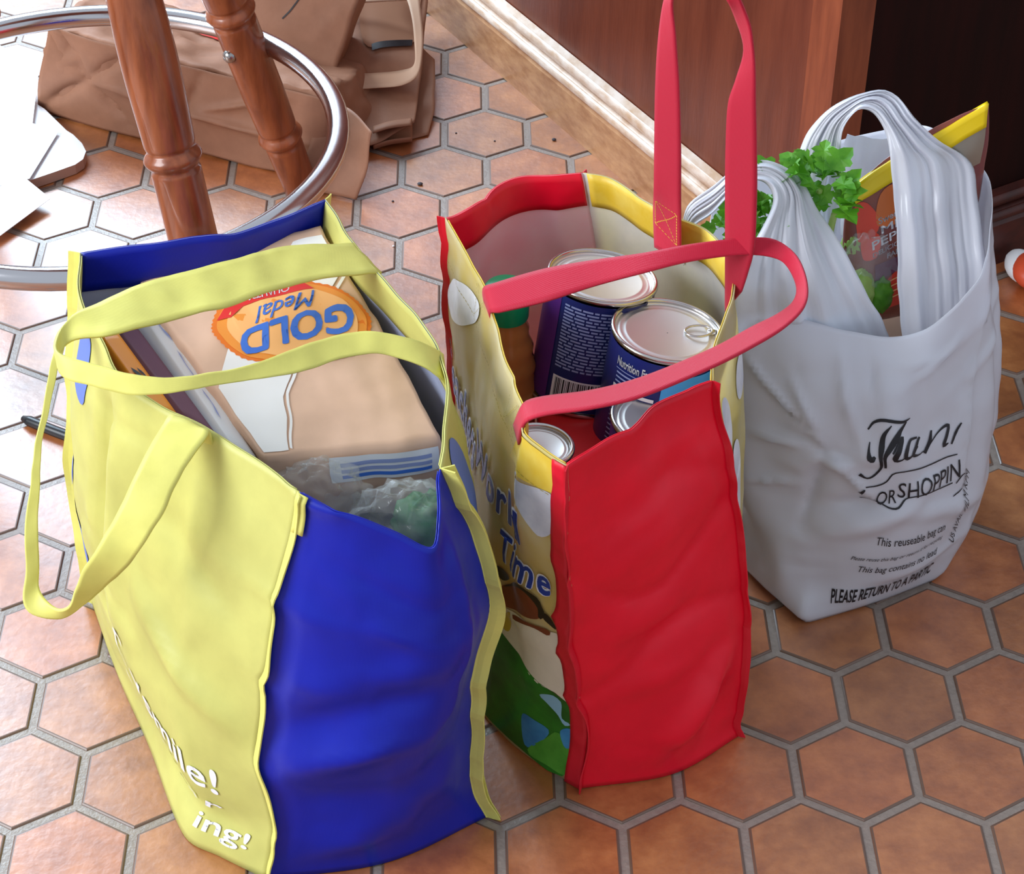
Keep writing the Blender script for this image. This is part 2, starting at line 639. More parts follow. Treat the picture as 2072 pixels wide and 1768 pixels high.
M['lid'] = mat('tin_lid', (224, 221, 218), 0.46, metal=1.0)
M['rim'] = mat('tin_rim', (196, 192, 188), 0.2, metal=1.0)
M['can_navy'] = mat('navy_can_label', (26, 38, 104), 0.32, spec=0.5)
M['can_purple'] = mat('purple_can_label', (86, 36, 120), 0.32, spec=0.5)
M['can_plum'] = mat('dark_plum_can_label', (40, 24, 66), 0.34)
M['can_sky'] = mat('sky_blue_can_label', (70, 164, 232), 0.32)
M['can_red'] = mat('red_can_label', (224, 40, 44), 0.35)
M['micro'] = mat('pale_blue_lettering', (146, 160, 208), 0.45)
M['cap_green'] = mat('green_bottle_cap', (16, 150, 96), 0.35)
M['amber'] = mat('amber_plastic_bottle', (206, 136, 72), 0.10, trans=0.3, ior=1.38)
M['bottle_label'] = mat('coral_bottle_label', (226, 88, 62), 0.45, color2=(196, 120, 50), vscale=40)
M['leaf'] = mat('celery_leaf', (112, 178, 46), 0.42, color2=(70, 140, 30), vscale=60, transl=0.35)
M['stalk'] = mat('celery_stalk', (182, 206, 116), 0.35, color2=(150, 186, 84), vscale=60, stretch=(1, 1, 0.2), transl=0.15)
M['clear'] = mat('clear_plastic_film', (236, 240, 240), 0.10, trans=0.0, alpha=0.16, spec=1.0, crease=0.7, crease_scale=26)
M['green_veg'] = mat('green_vegetable', (48, 118, 66), 0.5, color2=(30, 88, 50), vscale=40)
M['pouch'] = mat('pepper_pouch_print', (150, 76, 50), 0.25, color2=(120, 64, 66), vscale=12)
M['pouch_yellow'] = mat('yellow_pouch_top', (240, 206, 22), 0.3)
M['foil'] = mat('grey_foil', (150, 142, 130), 0.25, metal=0.7)
M['pepper_orange'] = mat('orange_pepper_print', (206, 104, 40), 0.25)
M['pepper_red'] = mat('red_pepper_print', (222, 62, 36), 0.25)
M['pouch_plum'] = mat('plum_band_print', (112, 62, 84), 0.3)
M['coral'] = mat('orange_red_plastic', (216, 84, 52), 0.4)
M['crumb'] = mat('dark_crumb', (70, 66, 72), 0.6)
M['crumb_white'] = mat('white_crumb', (230, 228, 226), 0.6)

# ------------------------------------------------------------------ floor: hexagonal tiles
S_HEX = 0.06
W_HEX = math.sqrt(3) * S_HEX
floor_bm = bmesh.new()
bmesh.ops.create_grid(floor_bm, x_segments=1, y_segments=1, size=2.2)
for v in floor_bm.verts: v.co.z = -0.0014
fr = bmesh.ops.extrude_face_region(floor_bm, geom=floor_bm.faces[:])
for v in [g for g in fr['geom'] if isinstance(g, bmesh.types.BMVert)]: v.co.z = -0.03
bmesh.ops.recalc_face_normals(floor_bm, faces=floor_bm.faces[:])
fme = bpy.data.meshes.new('floor')
floor_bm.to_mesh(fme)
floor_bm.free()
floor = tag(link('floor', fme, M['grout'], smooth=False), 'terracotta hexagon tiled floor with grey grout', kind='structure')


def hex_ring(r, z):
    return [(r * math.cos(math.radians(60 * k + 30)), r * math.sin(math.radians(60 * k + 30)), z) for k in range(6)]


R_T = S_HEX - 0.0043
tv = hex_ring(R_T, -0.004) + hex_ring(R_T, -0.0009) + hex_ring(R_T - 0.0013, -0.0001) + hex_ring(R_T - 0.0026, 0.0)
tf = [tuple(18 + k for k in range(6))]
for i in range(3):
    for k in range(6):
        k2 = (k + 1) % 6
        tf.append((i * 6 + k, i * 6 + k2, (i + 1) * 6 + k2, (i + 1) * 6 + k))
tile_me = mesh(tv, tf)
tile_me.materials.append(M['tile'])
tile_me.materials.append(M['tile_edge'])
for p in tile_me.polygons: p.material_index = 0 if p.index == 0 else 1
far_v, far_f = [], []
n_tile = 0
for r in range(-26, 30):
    for c in range(-24, 26):
        x = (c * math.sqrt(3) + (r % 2) * math.sqrt(3) / 2 + 5.0) * S_HEX
        y = (1.5 * r - 4.0) * S_HEX
        if abs(x) > 2.0 or abs(y) > 2.0: continue
        # keep clear of the cabinet footprint
        q = ROT @ (np.array([x, y, 0]) - CAM)
        px, py = 1036 + F_PX * q[0] / q[2], 884 + F_PX * q[1] / q[2]
        if -160 < px < 2232 and -140 < py < 1930:
            o = bpy.data.objects.new('tile', tile_me)
            COL.objects.link(o)
            o.location = (x, y, 0)
            o.parent = floor
            n_tile += 1
        else:
            b0 = len(far_v)
            far_v += [(vx + x, vy + y, vz) for vx, vy, vz in tv]
            far_f += [tuple(b0 + k for k in f) for f in tf]
fm = mesh(far_v, far_f)
fo = link('outer_tiles', fm, [M['tile'], M['tile_edge']], floor, smooth=False)
fm.polygons.foreach_set('material_index', [0 if i % 19 == 0 else 1 for i in range(len(fm.polygons))])
fo['kind'] = 'stuff'

# ------------------------------------------------------------------ cabinet corner: panels, post, baseboards
CORN = np.array([0.231, 0.228, 0.0])
D1 = np.array([-0.490, 0.872, 0.0])   # along the pale baseboard, away from the corner
D2 = np.array([0.872, 0.490, 0.0])    # along the dark baseboard
N1 = np.array([-0.872, -0.490, 0.0])  # outward of the first face
N2 = np.array([0.490, -0.872, 0.0])


def extrude_profile(prof, a, d, n, length):
    """profile points (out, z) swept along d from a"""
    vs, fs = [], []
    k = len(prof)
    for s in (0, length):
        for o_, z in prof:
            vs.append(a + d * s + n * o_ + np.array([0, 0, z]))
    for i in range(k):
        j = (i + 1) % k
        fs.append((i, j, k + j, k + i))
    fs.append(tuple(range(k - 1, -1, -1)))
    fs.append(tuple(range(k, 2 * k)))
    me = mesh(vs, fs)
    bm = bmesh.new()
    bm.from_mesh(me)
    bmesh.ops.recalc_face_normals(bm, faces=bm.faces[:])
    bm.to_mesh(me)
    bm.free()
    return me


INSET = 0.022
P1 = CORN - N1 * INSET - N2 * INSET      # corner of the panels
wall_b = tag(link('wall_back', extrude_profile([(0, 0), (0, 0.92), (-0.03, 0.92), (-0.03, 0)], P1 + D1 * 0.035, D1, N1, 1.6), M['wood'], smooth=False),
             'reddish brown wooden cabinet panel behind the bags', kind='structure')
wall_r = tag(link('wall_right', extrude_profile([(0, 0), (0, 0.92), (-0.03, 0.92), (-0.03, 0)], P1 + D2 * 0.035, D2, N2, 1.4), M['wood_shaded'], smooth=False),
             'wooden cabinet side with its shadow put into the colour', kind='structure')
post_v = []
post = tag(link('trim_1', extrude_profile([(0.004, 0), (0.004, 0.92), (-0.04, 0.92), (-0.04, 0)], P1 - N2 * -0.004, D1, N1, 0.046), M['wood_post'], smooth=False),
           'lighter wooden corner post between the cabinet panels', kind='structure')
prof_flat = [(-0.022, 0), (0, 0), (0, 0.056), (-0.003, 0.060), (-0.022, 0.060)]
bb = tag(link('baseboard_back', extrude_profile(prof_flat, CORN - N1 * 0.0, D1, N1, 1.6), M['base'], smooth=False),
         'worn pale oak baseboard along the cabinet', kind='structure')


def moulding(name, a, d, n, length, m, parent):
    prof = [(-0.021, 0.0585), (-0.005, 0.0585)]
    for k in range(13):     # lower round
        w = math.pi * (k / 12 - 0.5)
        prof.append((-0.005 + 0.006 * math.cos(w), 0.0665 + 0.0065 * math.sin(w)))
    prof.append((-0.009, 0.0745))
    for k in range(13):     # upper bead
        w = math.pi * (k / 12 - 0.5)
        prof.append((-0.012 + 0.006 * math.cos(w), 0.0830 + 0.0075 * math.sin(w)))
    prof.append((-0.021, 0.0925))
    return link(name, extrude_profile(prof, a, d, n, length), m, parent, smooth=False)


moulding('moulding', CORN, D1, N1, 1.6, M['base_worn'], bb)
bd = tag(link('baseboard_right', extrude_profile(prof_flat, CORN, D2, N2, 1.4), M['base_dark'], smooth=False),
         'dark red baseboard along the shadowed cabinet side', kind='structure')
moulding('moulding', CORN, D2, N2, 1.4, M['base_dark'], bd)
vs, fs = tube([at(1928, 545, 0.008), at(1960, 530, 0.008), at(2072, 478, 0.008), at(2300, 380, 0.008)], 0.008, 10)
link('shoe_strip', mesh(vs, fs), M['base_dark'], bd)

exec_parts = True
SURF = {}

# ------------------------------------------------------------------ yellow and blue shopping bag
def bag_wrinkle(seed, a=0.0035, b=0.0014, keep=0.02):
    def f(p):
        k = min(max(p[2] / keep, 0), 1)
        v = nvec(p, 11, seed) * a + nvec(p, 31, seed + 5) * b + nvec(p, 4, seed + 2) * (ridged(p * np.array([1, 1, 1.6]), 9, seed) ** 3 if ridged(p * np.array([1, 1, 1.6]), 9, seed) > 0 else 0) * 0.008
        v[2] *= 0.4
        return v * k
    return f


def hem_strip(name, surf, v0, v1, off, m, parent, u0=0.012, u1=0.988, thick=0.0008):
    us = np.linspace(u0, u1, 60)
    vv = np.linspace(v0, v1, 6)
    P = np.array([[surf.at(u, v, off) for v in vv] for u in us])
    s = Surf(P)
    o = link(name, s.mesh(), m, parent)
    solid(o, thick, offset=0)
    return o, s


def seam_flange(name, line, out, width, m, parent, seed=0, wave=0.004, thick=0.0012):
    """folded seam allowance standing off a corner seam"""
    L = catmull(line, 70)
    out = np.array(out, float)
    out /= np.linalg.norm(out)
    side = np.cross(out, [0, 0, 1.0])
    rows = []
    for i, p in enumerate(L):
        w = wave * noise.noise(Vector((i * 0.09 + seed, seed, 1.3)))
        rows.append([p - out * 0.001, p + out * width * 0.5 + side * w * 0.6, p + out * width + side * w * 1.6])
    s = Surf(np.array(rows))
    o = link(name, s.mesh(), m, parent, smooth=False)
    solid(o, thick, offset=0)
    return o


Z_B = 0.385
bFL, bFR = np.array([-0.311, -0.534, 0.001]), np.array([-0.127, -0.468, 0.001])
bBL, bBR = np.array([-0.499, -0.198, 0.001]), np.array([-0.318, -0.125, 0.001])
rFL, rFR = at(612, 990, Z_B), at(900, 942, Z_B)
rBL, rBR = at(163, 512, Z_B), at(662, 402, Z_B)
rD = at(882, 1112, 0.352)
sFL = [bFL, beside(556, 1690, bFL, rFL), beside(522, 1560, bFL, rFL), beside(522, 1470, bFL, rFL), beside(542, 1330, bFL, rFL),
       beside(568, 1180, bFL, rFL), beside(594, 1065, bFL, rFL), rFL]
sFR = [bFR, beside(958, 1590, bFR, rFR), beside(962, 1480, bFR, rFR), beside(966, 1350, bFR, rFR), beside(996, 1215, bFR, rFR),
       beside(962, 1090, bFR, rFR), beside(925, 1010, bFR, rFR), rFR]
sBL = [bBL, bBL * 0.5 + rBL * 0.5 + np.array([-0.012, 0.006, 0]), rBL]
sBR = [bBR, bBR * 0.5 + rBR * 0.5 + np.array([0.004, 0.016, 0]), rBR]
top_left = [rBL, at(158, 600, Z_B), at(196, 686, 0.384), at(240, 762, 0.383), at(330, 826, 0.383), at(420, 868, 0.384), at(520, 930, 0.385), rFL]
top_front = [rFL, at(700, 1035, 0.378), at(800, 1082, 0.365), rD, at(893, 1040, 0.368), rFR]
top_right = [rFR, at(906, 850, 0.384), at(898, 745, 0.385), at(862, 660, 0.386), at(770, 555, 0.386), at(718, 492, 0.386), rBR]
top_back = [rBR, at(560, 440, Z_B), at(475, 470, 0.383), at(425, 474, 0.386), at(300, 494, Z_B), rBL]
bot_left = [bBL, at(240, 1372, 0.001), at(300, 1508, 0.001), at(372, 1690, 0.001), at(450, 1735, 0.001), bFL]
bot_front = [bFL, bFL * 0.5 + bFR * 0.5 + np.array([0.008, -0.016, 0]), bFR]
bot_right = [bFR, bFR * 0.5 + bBR * 0.5 + np.array([0.014, 0.006, 0]), bBR]
bot_back = [bBR, bBL]

bag_b = empty('shopping_bag', (-0.31, -0.33, 0.0), 'yellow and blue woven shopping bag packed with a flour bag', 'bag', 'shopping bags standing on the floor')
wr_b = bag_wrinkle(3.1)
bl = coons(bot_left, top_left, sBL, sFL, 70, 60)
bl.push(lambda U, V: window_fn(U, V) * (0.010 * np.sin(np.pi * V) * np.sin(np.pi * U)
        + fold(U, V, (0.55, 0.55), (1.0, 0.36), 0.006, 0.035) + fold(U, V, (0.70, 0.75), (0.98, 0.62), -0.004, 0.04)
        + fold(U, V, (0.42, 1.0), (0.40, 0.35), -0.016, 0.030) + fold(U, V, (0.60, 0.98), (0.56, 0.45), -0.005, 0.03)
        + fold(U, V, (0.50, 0.97), (0.50, 0.4), 0.006, 0.03)
        + crease(U, V, (0.55, 0.12), (1.0, 0.075), -0.010, 0.02) + crease(U, V, (0.5, 0.62), (1.0, 0.35), 0.006, 0.02) + crease(U, V, (0.62, 0.8), (0.98, 0.6), -0.003, 0.02) + fold(U, V, (0.72, 0.95), (0.80, 0.55), 0.004, 0.03)))
bf = coons(bot_front, top_front, sFL, sFR, 60, 64)
bf.push(lambda U, V: window_fn(U, V) * (0.014 * np.sin(np.pi * V) * np.sin(np.pi * U)
        + fold(U, V, (0.03, 0.30), (0.75, 0.50), 0.007, 0.04) + fold(U, V, (0.02, 0.22), (0.95, 0.33), -0.006, 0.05)
        + fold(U, V, (0.05, 0.42), (0.7, 0.62), -0.006, 0.045) + fold(U, V, (0.1, 0.56), (0.8, 0.72), 0.004, 0.04)
        + fold(U, V, (0.80, 1.0), (0.72, 0.5), 0.006, 0.06) + crease(U, V, (0.02, 0.31), (0.62, 0.48), 0.008, 0.03) + crease(U, V, (0.02, 0.55), (0.40, 0.57), 0.004, 0.02) + crease(U, V, (0.1, 0.88), (0.9, 0.80), -0.0035, 0.015) + crease(U, V, (0.3, 0.78), (0.75, 0.70), 0.004, 0.02) + fold(U, V, (0.1, 0.05), (0.6, 0.16), 0.006, 0.05)
        + fold(U, V, (0.95, 0.12), (0.55, 0.30), 0.005, 0.05)))
br = coons(bot_right, top_right, sFR, sBR, 60, 50)
br.push(lambda U, V: window_fn(U, V) * 0.010 * np.sin(np.pi * V) * np.sin(np.pi * U))
bk = coons(bot_back, top_back, sBR, sBL, 44, 44)
for s in (bl, bf, br, bk): s.wobble(wr_b)
SURF.update(blue_left=bl, blue_front=bf, blue_right=br, blue_back=bk)
for nm, s, m in (('side_panel', bl, M['yel']), ('gusset', bf, M['blue']), ('side_panel', br, M['yel']), ('gusset', bk, M['blue'])):
    o = solid(link(nm, s.mesh(), [m, M['lining']], bag_b), 0.0012, inner=1)
    o['label'] = {'side_panel': 'yellow woven side panel', 'gusset': 'royal blue gusset'}[nm]
    if s is bl: panel_bl = o
    if s is bf: panel_bf = o
    hem_strip('hem', s, 0.90, 1.0, -0.0022, m, o)
# bottom
link('bottom', mesh([p + np.array([0, 0, 0.001]) for p in (bFL, bFR, bBR, bBL)], [(0, 1, 2, 3)]), M['blue'], bag_b, smooth=False)
# seam allowances
cB = np.array([-0.31, -0.33, 0])
seam_flange('seam', bf.P[-1, :], (0.8, -0.40, 0), 0.012, M['yel_strap'], bag_b, 2, wave=0.005)
seam_flange('seam', bf.P[-1, :], (0.75, 0.20, 0), 0.011, M['yel_strap'], bag_b, 12, wave=0.005)
seam_flange('seam', bf.P[0, :], (0.25, -0.5, 0), 0.006, M['yel_strap'], bag_b, 4, wave=0.002)
seam_flange('seam', bk.P[-1, :], (-0.6, 0.3, 0), 0.010, M['yel_strap'], bag_b, 6)
seam_flange('seam', bk.P[0, :], (0.45, 0.5, 0), 0.009, M['yel_strap'], bag_b, 8)
# yellow hem turned over the first few centimetres of the front gusset
us = np.linspace(0.0, 0.055, 5)
P = np.array([[bf.at(u, v, 0.0022) for v in np.linspace(0.905, 1.0, 8)] for u in us])
solid(link('hem_tab', Surf(P).mesh(), M['yel_strap'], panel_bf), 0.001, offset=0)

# printed words low on the yellow panel
for s_, p0, p1, h in (("C", (0.475, 0.270), (0.525, 0.250), (0.0, 0.100)), ("y", (0.560, 0.255), (0.610, 0.235), (0.0, 0.075)), ("smile!", (0.605, 0.222), (0.880, 0.165), (0.0, 0.072)),
                      ("on", (0.725, 0.120), (0.800, 0.110), (0.0, 0.034)), ("th", (0.63, 0.135), (0.70, 0.125), (0.0, 0.034)), ("n", (0.44, 0.17), (0.47, 0.16), (0.0, 0.04)), ("r", (0.825, 0.108), (0.87, 0.108), (0, .03)),
                      ("ing!", (0.800, 0.046), (0.950, 0.052), (0.0, 0.040))):
    print_text('lettering', bl, s_, p0, p1, h, M['white_print'], panel_bl, bold=0.012, shear=0.12, off=0.0012)
# blue motif at the back half of the panel
print_poly('print', bl, [(0.06, 0.50), (0.14, 0.47), (0.17, 0.54), (0.12, 0.62), (0.06, 0.60)], M['blue_print'], panel_bl, smooth=30)
print_poly('print', bl, [(0.02, 0.26), (0.16, 0.24), (0.20, 0.33), (0.10, 0.38), (0.02, 0.36)], M['blue_print'], panel_bl, smooth=30)
print_poly('print', bl, [(0.21, 0.82), (0.28, 0.80), (0.29, 0.95), (0.22, 0.97)], M['blue_print'], panel_bl, smooth=30)
panel_br = [c for c in bag_b.children if c.name.startswith('side_panel')][1]
print_poly('print', br, [(0.05, 0.72), (0.13, 0.74), (0.18, 0.88), (0.12, 0.97), (0.05, 0.93)], M['blue_print'], panel_br, smooth=30)


def strap_wob(seed):
    return lambda p: nvec(p, 24, seed) * 0.0022 + nvec(p, 60, seed) * 0.0008


# handle sewn to the right panel, lying across the opening
st = [((716, 494, .384), (772, 552, .384)), ((690, 495, .392), (735, 552, .391)), ((600, 500, .402), (620, 568, .398)), ((480, 525, .412), (485, 610, .406)),
      ((330, 562, .420), (335, 648, .413)), ((220, 604, .424), (225, 678, .416)), ((155, 632, .424), (150, 688, .414)),
      ((118, 672, .420), (122, 714, .408)), ((112, 706, .418), (116, 742, .405)), ((140, 722, .418), (140, 770, .404)),
      ((250, 752, .416), (255, 796, .402)), ((360, 764, .414), (360, 794, .404)), ((480, 744, .414), (482, 774, .404)),
      ((600, 702, .414), (602, 752, .402)), ((700, 674, .412), (702, 722, .400)), ((770, 674, .408), (772, 718, .396)),
      ((840, 690, .400), (842, 738, .388)), ((880, 706, .390), (884, 760, .378)), ((895, 716, .380), (902, 776, .366))]
h1, s1 = ribbon('handle', [(at(*a), at(*b)) for a, b in st], 9, M['yel_strap'], bag_b, 0.0024, 150, wob=strap_wob(1.0))
# handle sewn to the left panel, hanging over the outside
st = [((398, 905, .362), (440, 925, .362)), ((352, 842, .386), (424, 874, .388)), ((330, 862, .388), (418, 882, .389)), ((290, 930, .376), (380, 945, .374)),
      ((240, 1030, .345), (318, 1055, .342)), ((190, 1120, .310), (262, 1140, .305)), ((156, 1190, .275), (205, 1195, .268)),
      ((140, 1228, .250), (152, 1236, .240)), ((110, 1232, .240), (112, 1252, .228)), ((78, 1190, .246), (50, 1230, .236)),
      ((80, 1120, .270), (52, 1130, .268)), ((80, 1000, .310), (58, 1005, .310)), ((88, 880, .345), (74, 885, .345)),
      ((112, 770, .372), (96, 775, .372)), ((132, 700, .386), (112, 705, .386)), ((150, 650, .390), (135, 655, .386)), ((175, 640, .378), (160, 668, .372))]
h2, s2 = ribbon('handle', [(at(*a), at(*b)) for a, b in st], 9, M['yel_strap'], bag_b, 0.0024, 150, wob=strap_wob(2.0))
h1['label'] = 'yellow strap lying across the bag opening'
h2['label'] = 'yellow strap hanging down outside the bag'

# ------------------------------------------------------------------ red shopping bag with printed yellow sides
Z_R = 0.38
qFL, qFR = np.array([-0.045, -0.437, 0.001]), np.array([0.098, -0.377, 0.001])
qBL, qBR = np.array([-0.135, -0.100, 0.001]), np.array([0.012, -0.045, 0.001])
tFL, tFR = at(1147, 940, Z_R), at(1447, 770, Z_R)
tBL, tBR = at(900, 442, Z_R), at(1174, 344, Z_R)
uFL = [qFL, beside(1190, 1500, qFL, tFL), beside(1178, 1400, qFL, tFL), beside(1162, 1250, qFL, tFL), beside(1152, 1090, qFL, tFL), tFL]
uFR = [qFR, beside(1480, 1462, qFR, tFR), beside(1494, 1390, qFR, tFR), beside(1502, 1220, qFR, tFR), beside(1490, 1060, qFR, tFR),
       beside(1472, 920, qFR, tFR), beside(1452, 830, qFR, tFR), tFR]
uBL = [qBL, qBL * 0.5 + tBL * 0.5 + np.array([-0.008, 0.006, 0]), tBL]
uBR = [qBR, qBR * 0.5 + tBR * 0.5 + np.array([0.010, 0.010, 0]), tBR]
rt_left = [tBL, at(930, 505, Z_R), at(984, 606, Z_R), at(1012, 700, Z_R), at(1030, 765, Z_R), at(1058, 842, Z_R), at(1050, 872, 0.378), at(1090, 905, 0.378), tFL]
rt_front = [tFL, at(1200, 905, 0.379), at(1245, 876, 0.379), at(1290, 852, 0.378), at(1330, 815, 0.380), at(1400, 785, 0.381), tFR]
rt_right = [tFR, at(1446, 706, 0.382), at(1470, 640, 0.383), at(1490, 570, 0.383), at(1480, 520, 0.382), at(1435, 466, 0.381), at(1370, 436, Z_R), at(1300, 394, Z_R),
            at(1235, 356, Z_R), tBR]
rt_back = [tBR, at(1120, 346, 0.381), at(1055, 350, 0.381), at(1000, 372, Z_R), at(950, 418, Z_R), at(918, 438, 0.378), tBL]
rb_left = [qBL, at(968, 1420, 0.001), at(1020, 1490, 0.001), at(1090, 1545, 0.001), qFL]
rb_front = [qFL, qFL * .5 + qFR * .5 + np.array([0.010, -0.014, 0]), qFR]
rb_right = [qFR, qFR * .5 + qBR * .5 + np.array([0.016, 0.004, 0]), qBR]
rb_back = [qBR, qBL]
bag_r = empty('shopping_bag', (-0.02, -0.24, 0.0), 'red shopping bag with yellow printed sides, holding tin cans', 'bag', 'shopping bags standing on the floor')
wr_r = bag_wrinkle(8.7, 0.003, 0.0013)
rl = coons(rb_left, rt_left, uBL, uFL, 66, 60)
rl.push(lambda U, V: window_fn(U, V) * (0.006 * np.sin(np.pi * V) * np.sin(np.pi * U)
        + sum(fold(U, V, (0.1 + 0.11 * k, 0.99), (0.16 + 0.11 * k, 0.84), 0.0018 * (-1) ** k, 0.035) for k in range(7))
        + fold(U, V, (0.8, 0.78), (0.99, 0.72), 0.003, 0.03) + fold(U, V, (0.75, 0.68), (0.99, 0.60), -0.003, 0.03)
        + fold(U, V, (0.78, 0.55), (0.99, 0.50), 0.002, 0.025)))
rf = coons(rb_front, rt_front, uFL, uFR, 54, 64)
rf.push(lambda U, V: window_fn(U, V) * (0.007 * np.sin(np.pi * V) * np.sin(np.pi * U)
        + fold(U, V, (0.30, 0.05), (0.95, 0.32), 0.008, 0.05) + crease(U, V, (0.42, 0.05), (0.86, 0.30), 0.008, 0.03) + crease(U, V, (0.05, 0.115), (0.55, 0.075), 0.006, 0.02) + crease(U, V, (0.05, 0.70), (0.85, 0.84), 0.005, 0.03) + crease(U, V, (0.05, 0.46), (0.7, 0.50), 0.003, 0.02) + fold(U, V, (0.15, 0.11), (0.6, 0.085), -0.006, 0.03)
        + fold(U, V, (0.65, 0.04), (0.97, 0.2), -0.007, 0.06)
        + fold(U, V, (0.1, 0.30), (0.7, 0.34), 0.003, 0.03) + fold(U, V, (0.1, 0.42), (0.9, 0.50), -0.0035, 0.04)
        + fold(U, V, (0.1, 0.66), (0.9, 0.74), 0.004, 0.04) + fold(U, V, (0.2, 0.76), (0.9, 0.86), -0.004, 0.035)))
rr = coons(rb_right, rt_right, uFR, uBR, 66, 48)
rr.push(lambda U, V: window_fn(U, V) * 0.010 * np.sin(np.pi * V) * np.sin(np.pi * U))
rk = coons(rb_back, rt_back, uBR, uBL, 44, 44)
for s in (rl, rf, rr, rk): s.wobble(wr_r)
SURF.update(red_left=rl, red_front=rf, red_right=rr, red_back=rk)
panels_r = {}
for nm, key, s, m, inn, hm in (('side_panel', 'l', rl, M['art_yellow'], M['white_lining'], M['hem_yellow']), ('gusset', 'f', rf, M['red'], M['red_lining'], M['red']),
                      ('side_panel', 'r', rr, M['art_yellow'], M['white_lining'], M['hem_yellow']), ('gusset', 'b', rk, M['red'], M['red_lining'], M['red'])):
    o = solid(link(nm, s.mesh(), [m, inn], bag_r), 0.0012, inner=1)
    o['label'] = {'side_panel': 'pale yellow side panel printed with clouds and blue lettering', 'gusset': 'plain red gusset'}[nm]
    panels_r[key] = o
    hem_strip('hem', s, 0.905, 1.0, -0.0022, hm, o)
link('bottom', mesh([p + np.array([0, 0, 0.001]) for p in (qFL, qFR, qBR, qBL)], [(0, 1, 2, 3)]), M['red'], bag_r, smooth=False)
seam_flange('seam', rf.P[0, :], (-0.15, -0.7, 0), 0.007, M['red_seam'], bag_r, 1, wave=0.002)
seam_flange('seam', rf.P[-1, :], (0.6, -0.35, 0), 0.006, M['red_seam'], bag_r, 3, wave=0.003)
seam_flange('seam', rk.P[-1, :], (-0.5, 0.35, 0), 0.007, M['red_seam'], bag_r, 5, wave=0.002)
seam_flange('seam', rk.P[0, :], (0.3, 0.6, 0), 0.006, M['red_seam'], bag_r, 7, wave=0.002)
# red binding strip on the printed panel beside the front seam
P = np.array([[rl.at(u, v, 0.0016) for v in np.linspace(0, 1, 60)] for u in np.linspace(0.955, 1.0, 5)])
solid(link('binding', Surf(P).mesh(), M['red_seam'], panels_r['l']), 0.001, offset=0)


# webbing handles
def webst(st): return [(at(*a), at(*b)) for a, b in st]


fA, fB = at(1350, 452, Z_R), at(1488, 585, 0.383)
up = np.array([0, 0, 1.0])
eA = [((1325, 500, .352), (1378, 530, .352)), ((1323, 430, .380), (1377, 488, .376))]
edges = webst(eA)
tilt = np.array([0.03, 0.0, 1.0])
for l, r in (((1324, 380), (1377, 400)), ((1325, 300), (1377, 300)), ((1327, 180), (1374, 180)), ((1333, 80), (1367, 80)), ((1345, 0), (1361, 0))):
    edges.append((beside(*l, fA, fA + up), beside(*r, fA + np.array([.022, -.02, 0]), fA + up + np.array([.022, -.02, 0]))))
fM = (fA + fB) / 2
edges.append((beside(1368, -52, fA, fA + up), beside(1384, -36, fM, fM + up)))
edges.append((beside(1425, -78, fM, fM + up), beside(1425, -50, fM, fM + up)))
edges.append((beside(1478, -36, fB, fB + up), beside(1464, -10, fB, fB + up)))
for l, r in (((1514, 40), (1490, 40)), ((1524, 100), (1506, 100)), ((1528, 150), (1490, 160)), ((1529, 210), (1474, 210)), ((1531, 300), (1469, 300)),
             ((1531, 400), (1468, 400)), ((1526, 500), (1468, 500)), ((1512, 555), (1468, 572)), ((1500, 590), (1468, 630))):
    a = beside(*l, fB, fB + up)
    b = beside(*r, fB + np.array([-.02, 0.015, 0]), fB + up + np.array([-.02, 0.015, 0]))
    edges.append((a, b))
hA, sA = ribbon('handle', edges, 7, M['web'], bag_r, 0.0020, 160)
hA['label'] = 'red webbing strap standing upright above the bag'
st = [((986, 640, .350), (1010, 690, .350)), ((978, 585, .384), (992, 636, .378)), ((1000, 574, .392), (1010, 632, .386)), ((1100, 545, .404), (1104, 610, .396)), ((1200, 527, .412), (1204, 578, .404)),
      ((1300, 513, .420), (1302, 552, .414)), ((1400, 494, .426), (1402, 528, .418)), ((1500, 482, .428), (1502, 516, .418)),
      ((1565, 484, .426), (1560, 520, .416)), ((1610, 515, .422), (1592, 538, .412)), ((1632, 570, .418), (1612, 578, .406)), ((1628, 618, .416), (1606, 610, .404)),
      ((1590, 660, .414), (1574, 636, .404)), ((1530, 698, .412), (1522, 662, .404)), ((1440, 744, .412), (1436, 708, .404)), ((1300, 802, .408), (1298, 764, .402)),
      ((1200, 826, .404), (1198, 790, .398)), ((1110, 838, .396), (1106, 802, .390)), ((1070, 850, .388), (1066, 812, .384)), ((1056, 868, .376), (1052, 830, .378)), ((1050, 900, .350), (1040, 860, .352))]
hB, sB = ribbon('handle', webst(st), 7, M['web'], bag_r, 0.0020, 160)
hB['label'] = 'pinkish red webbing strap looped over the cans'
# stitched crosses where the straps are sewn on
for srf, t in ((sA, 0.035), ):
    pass

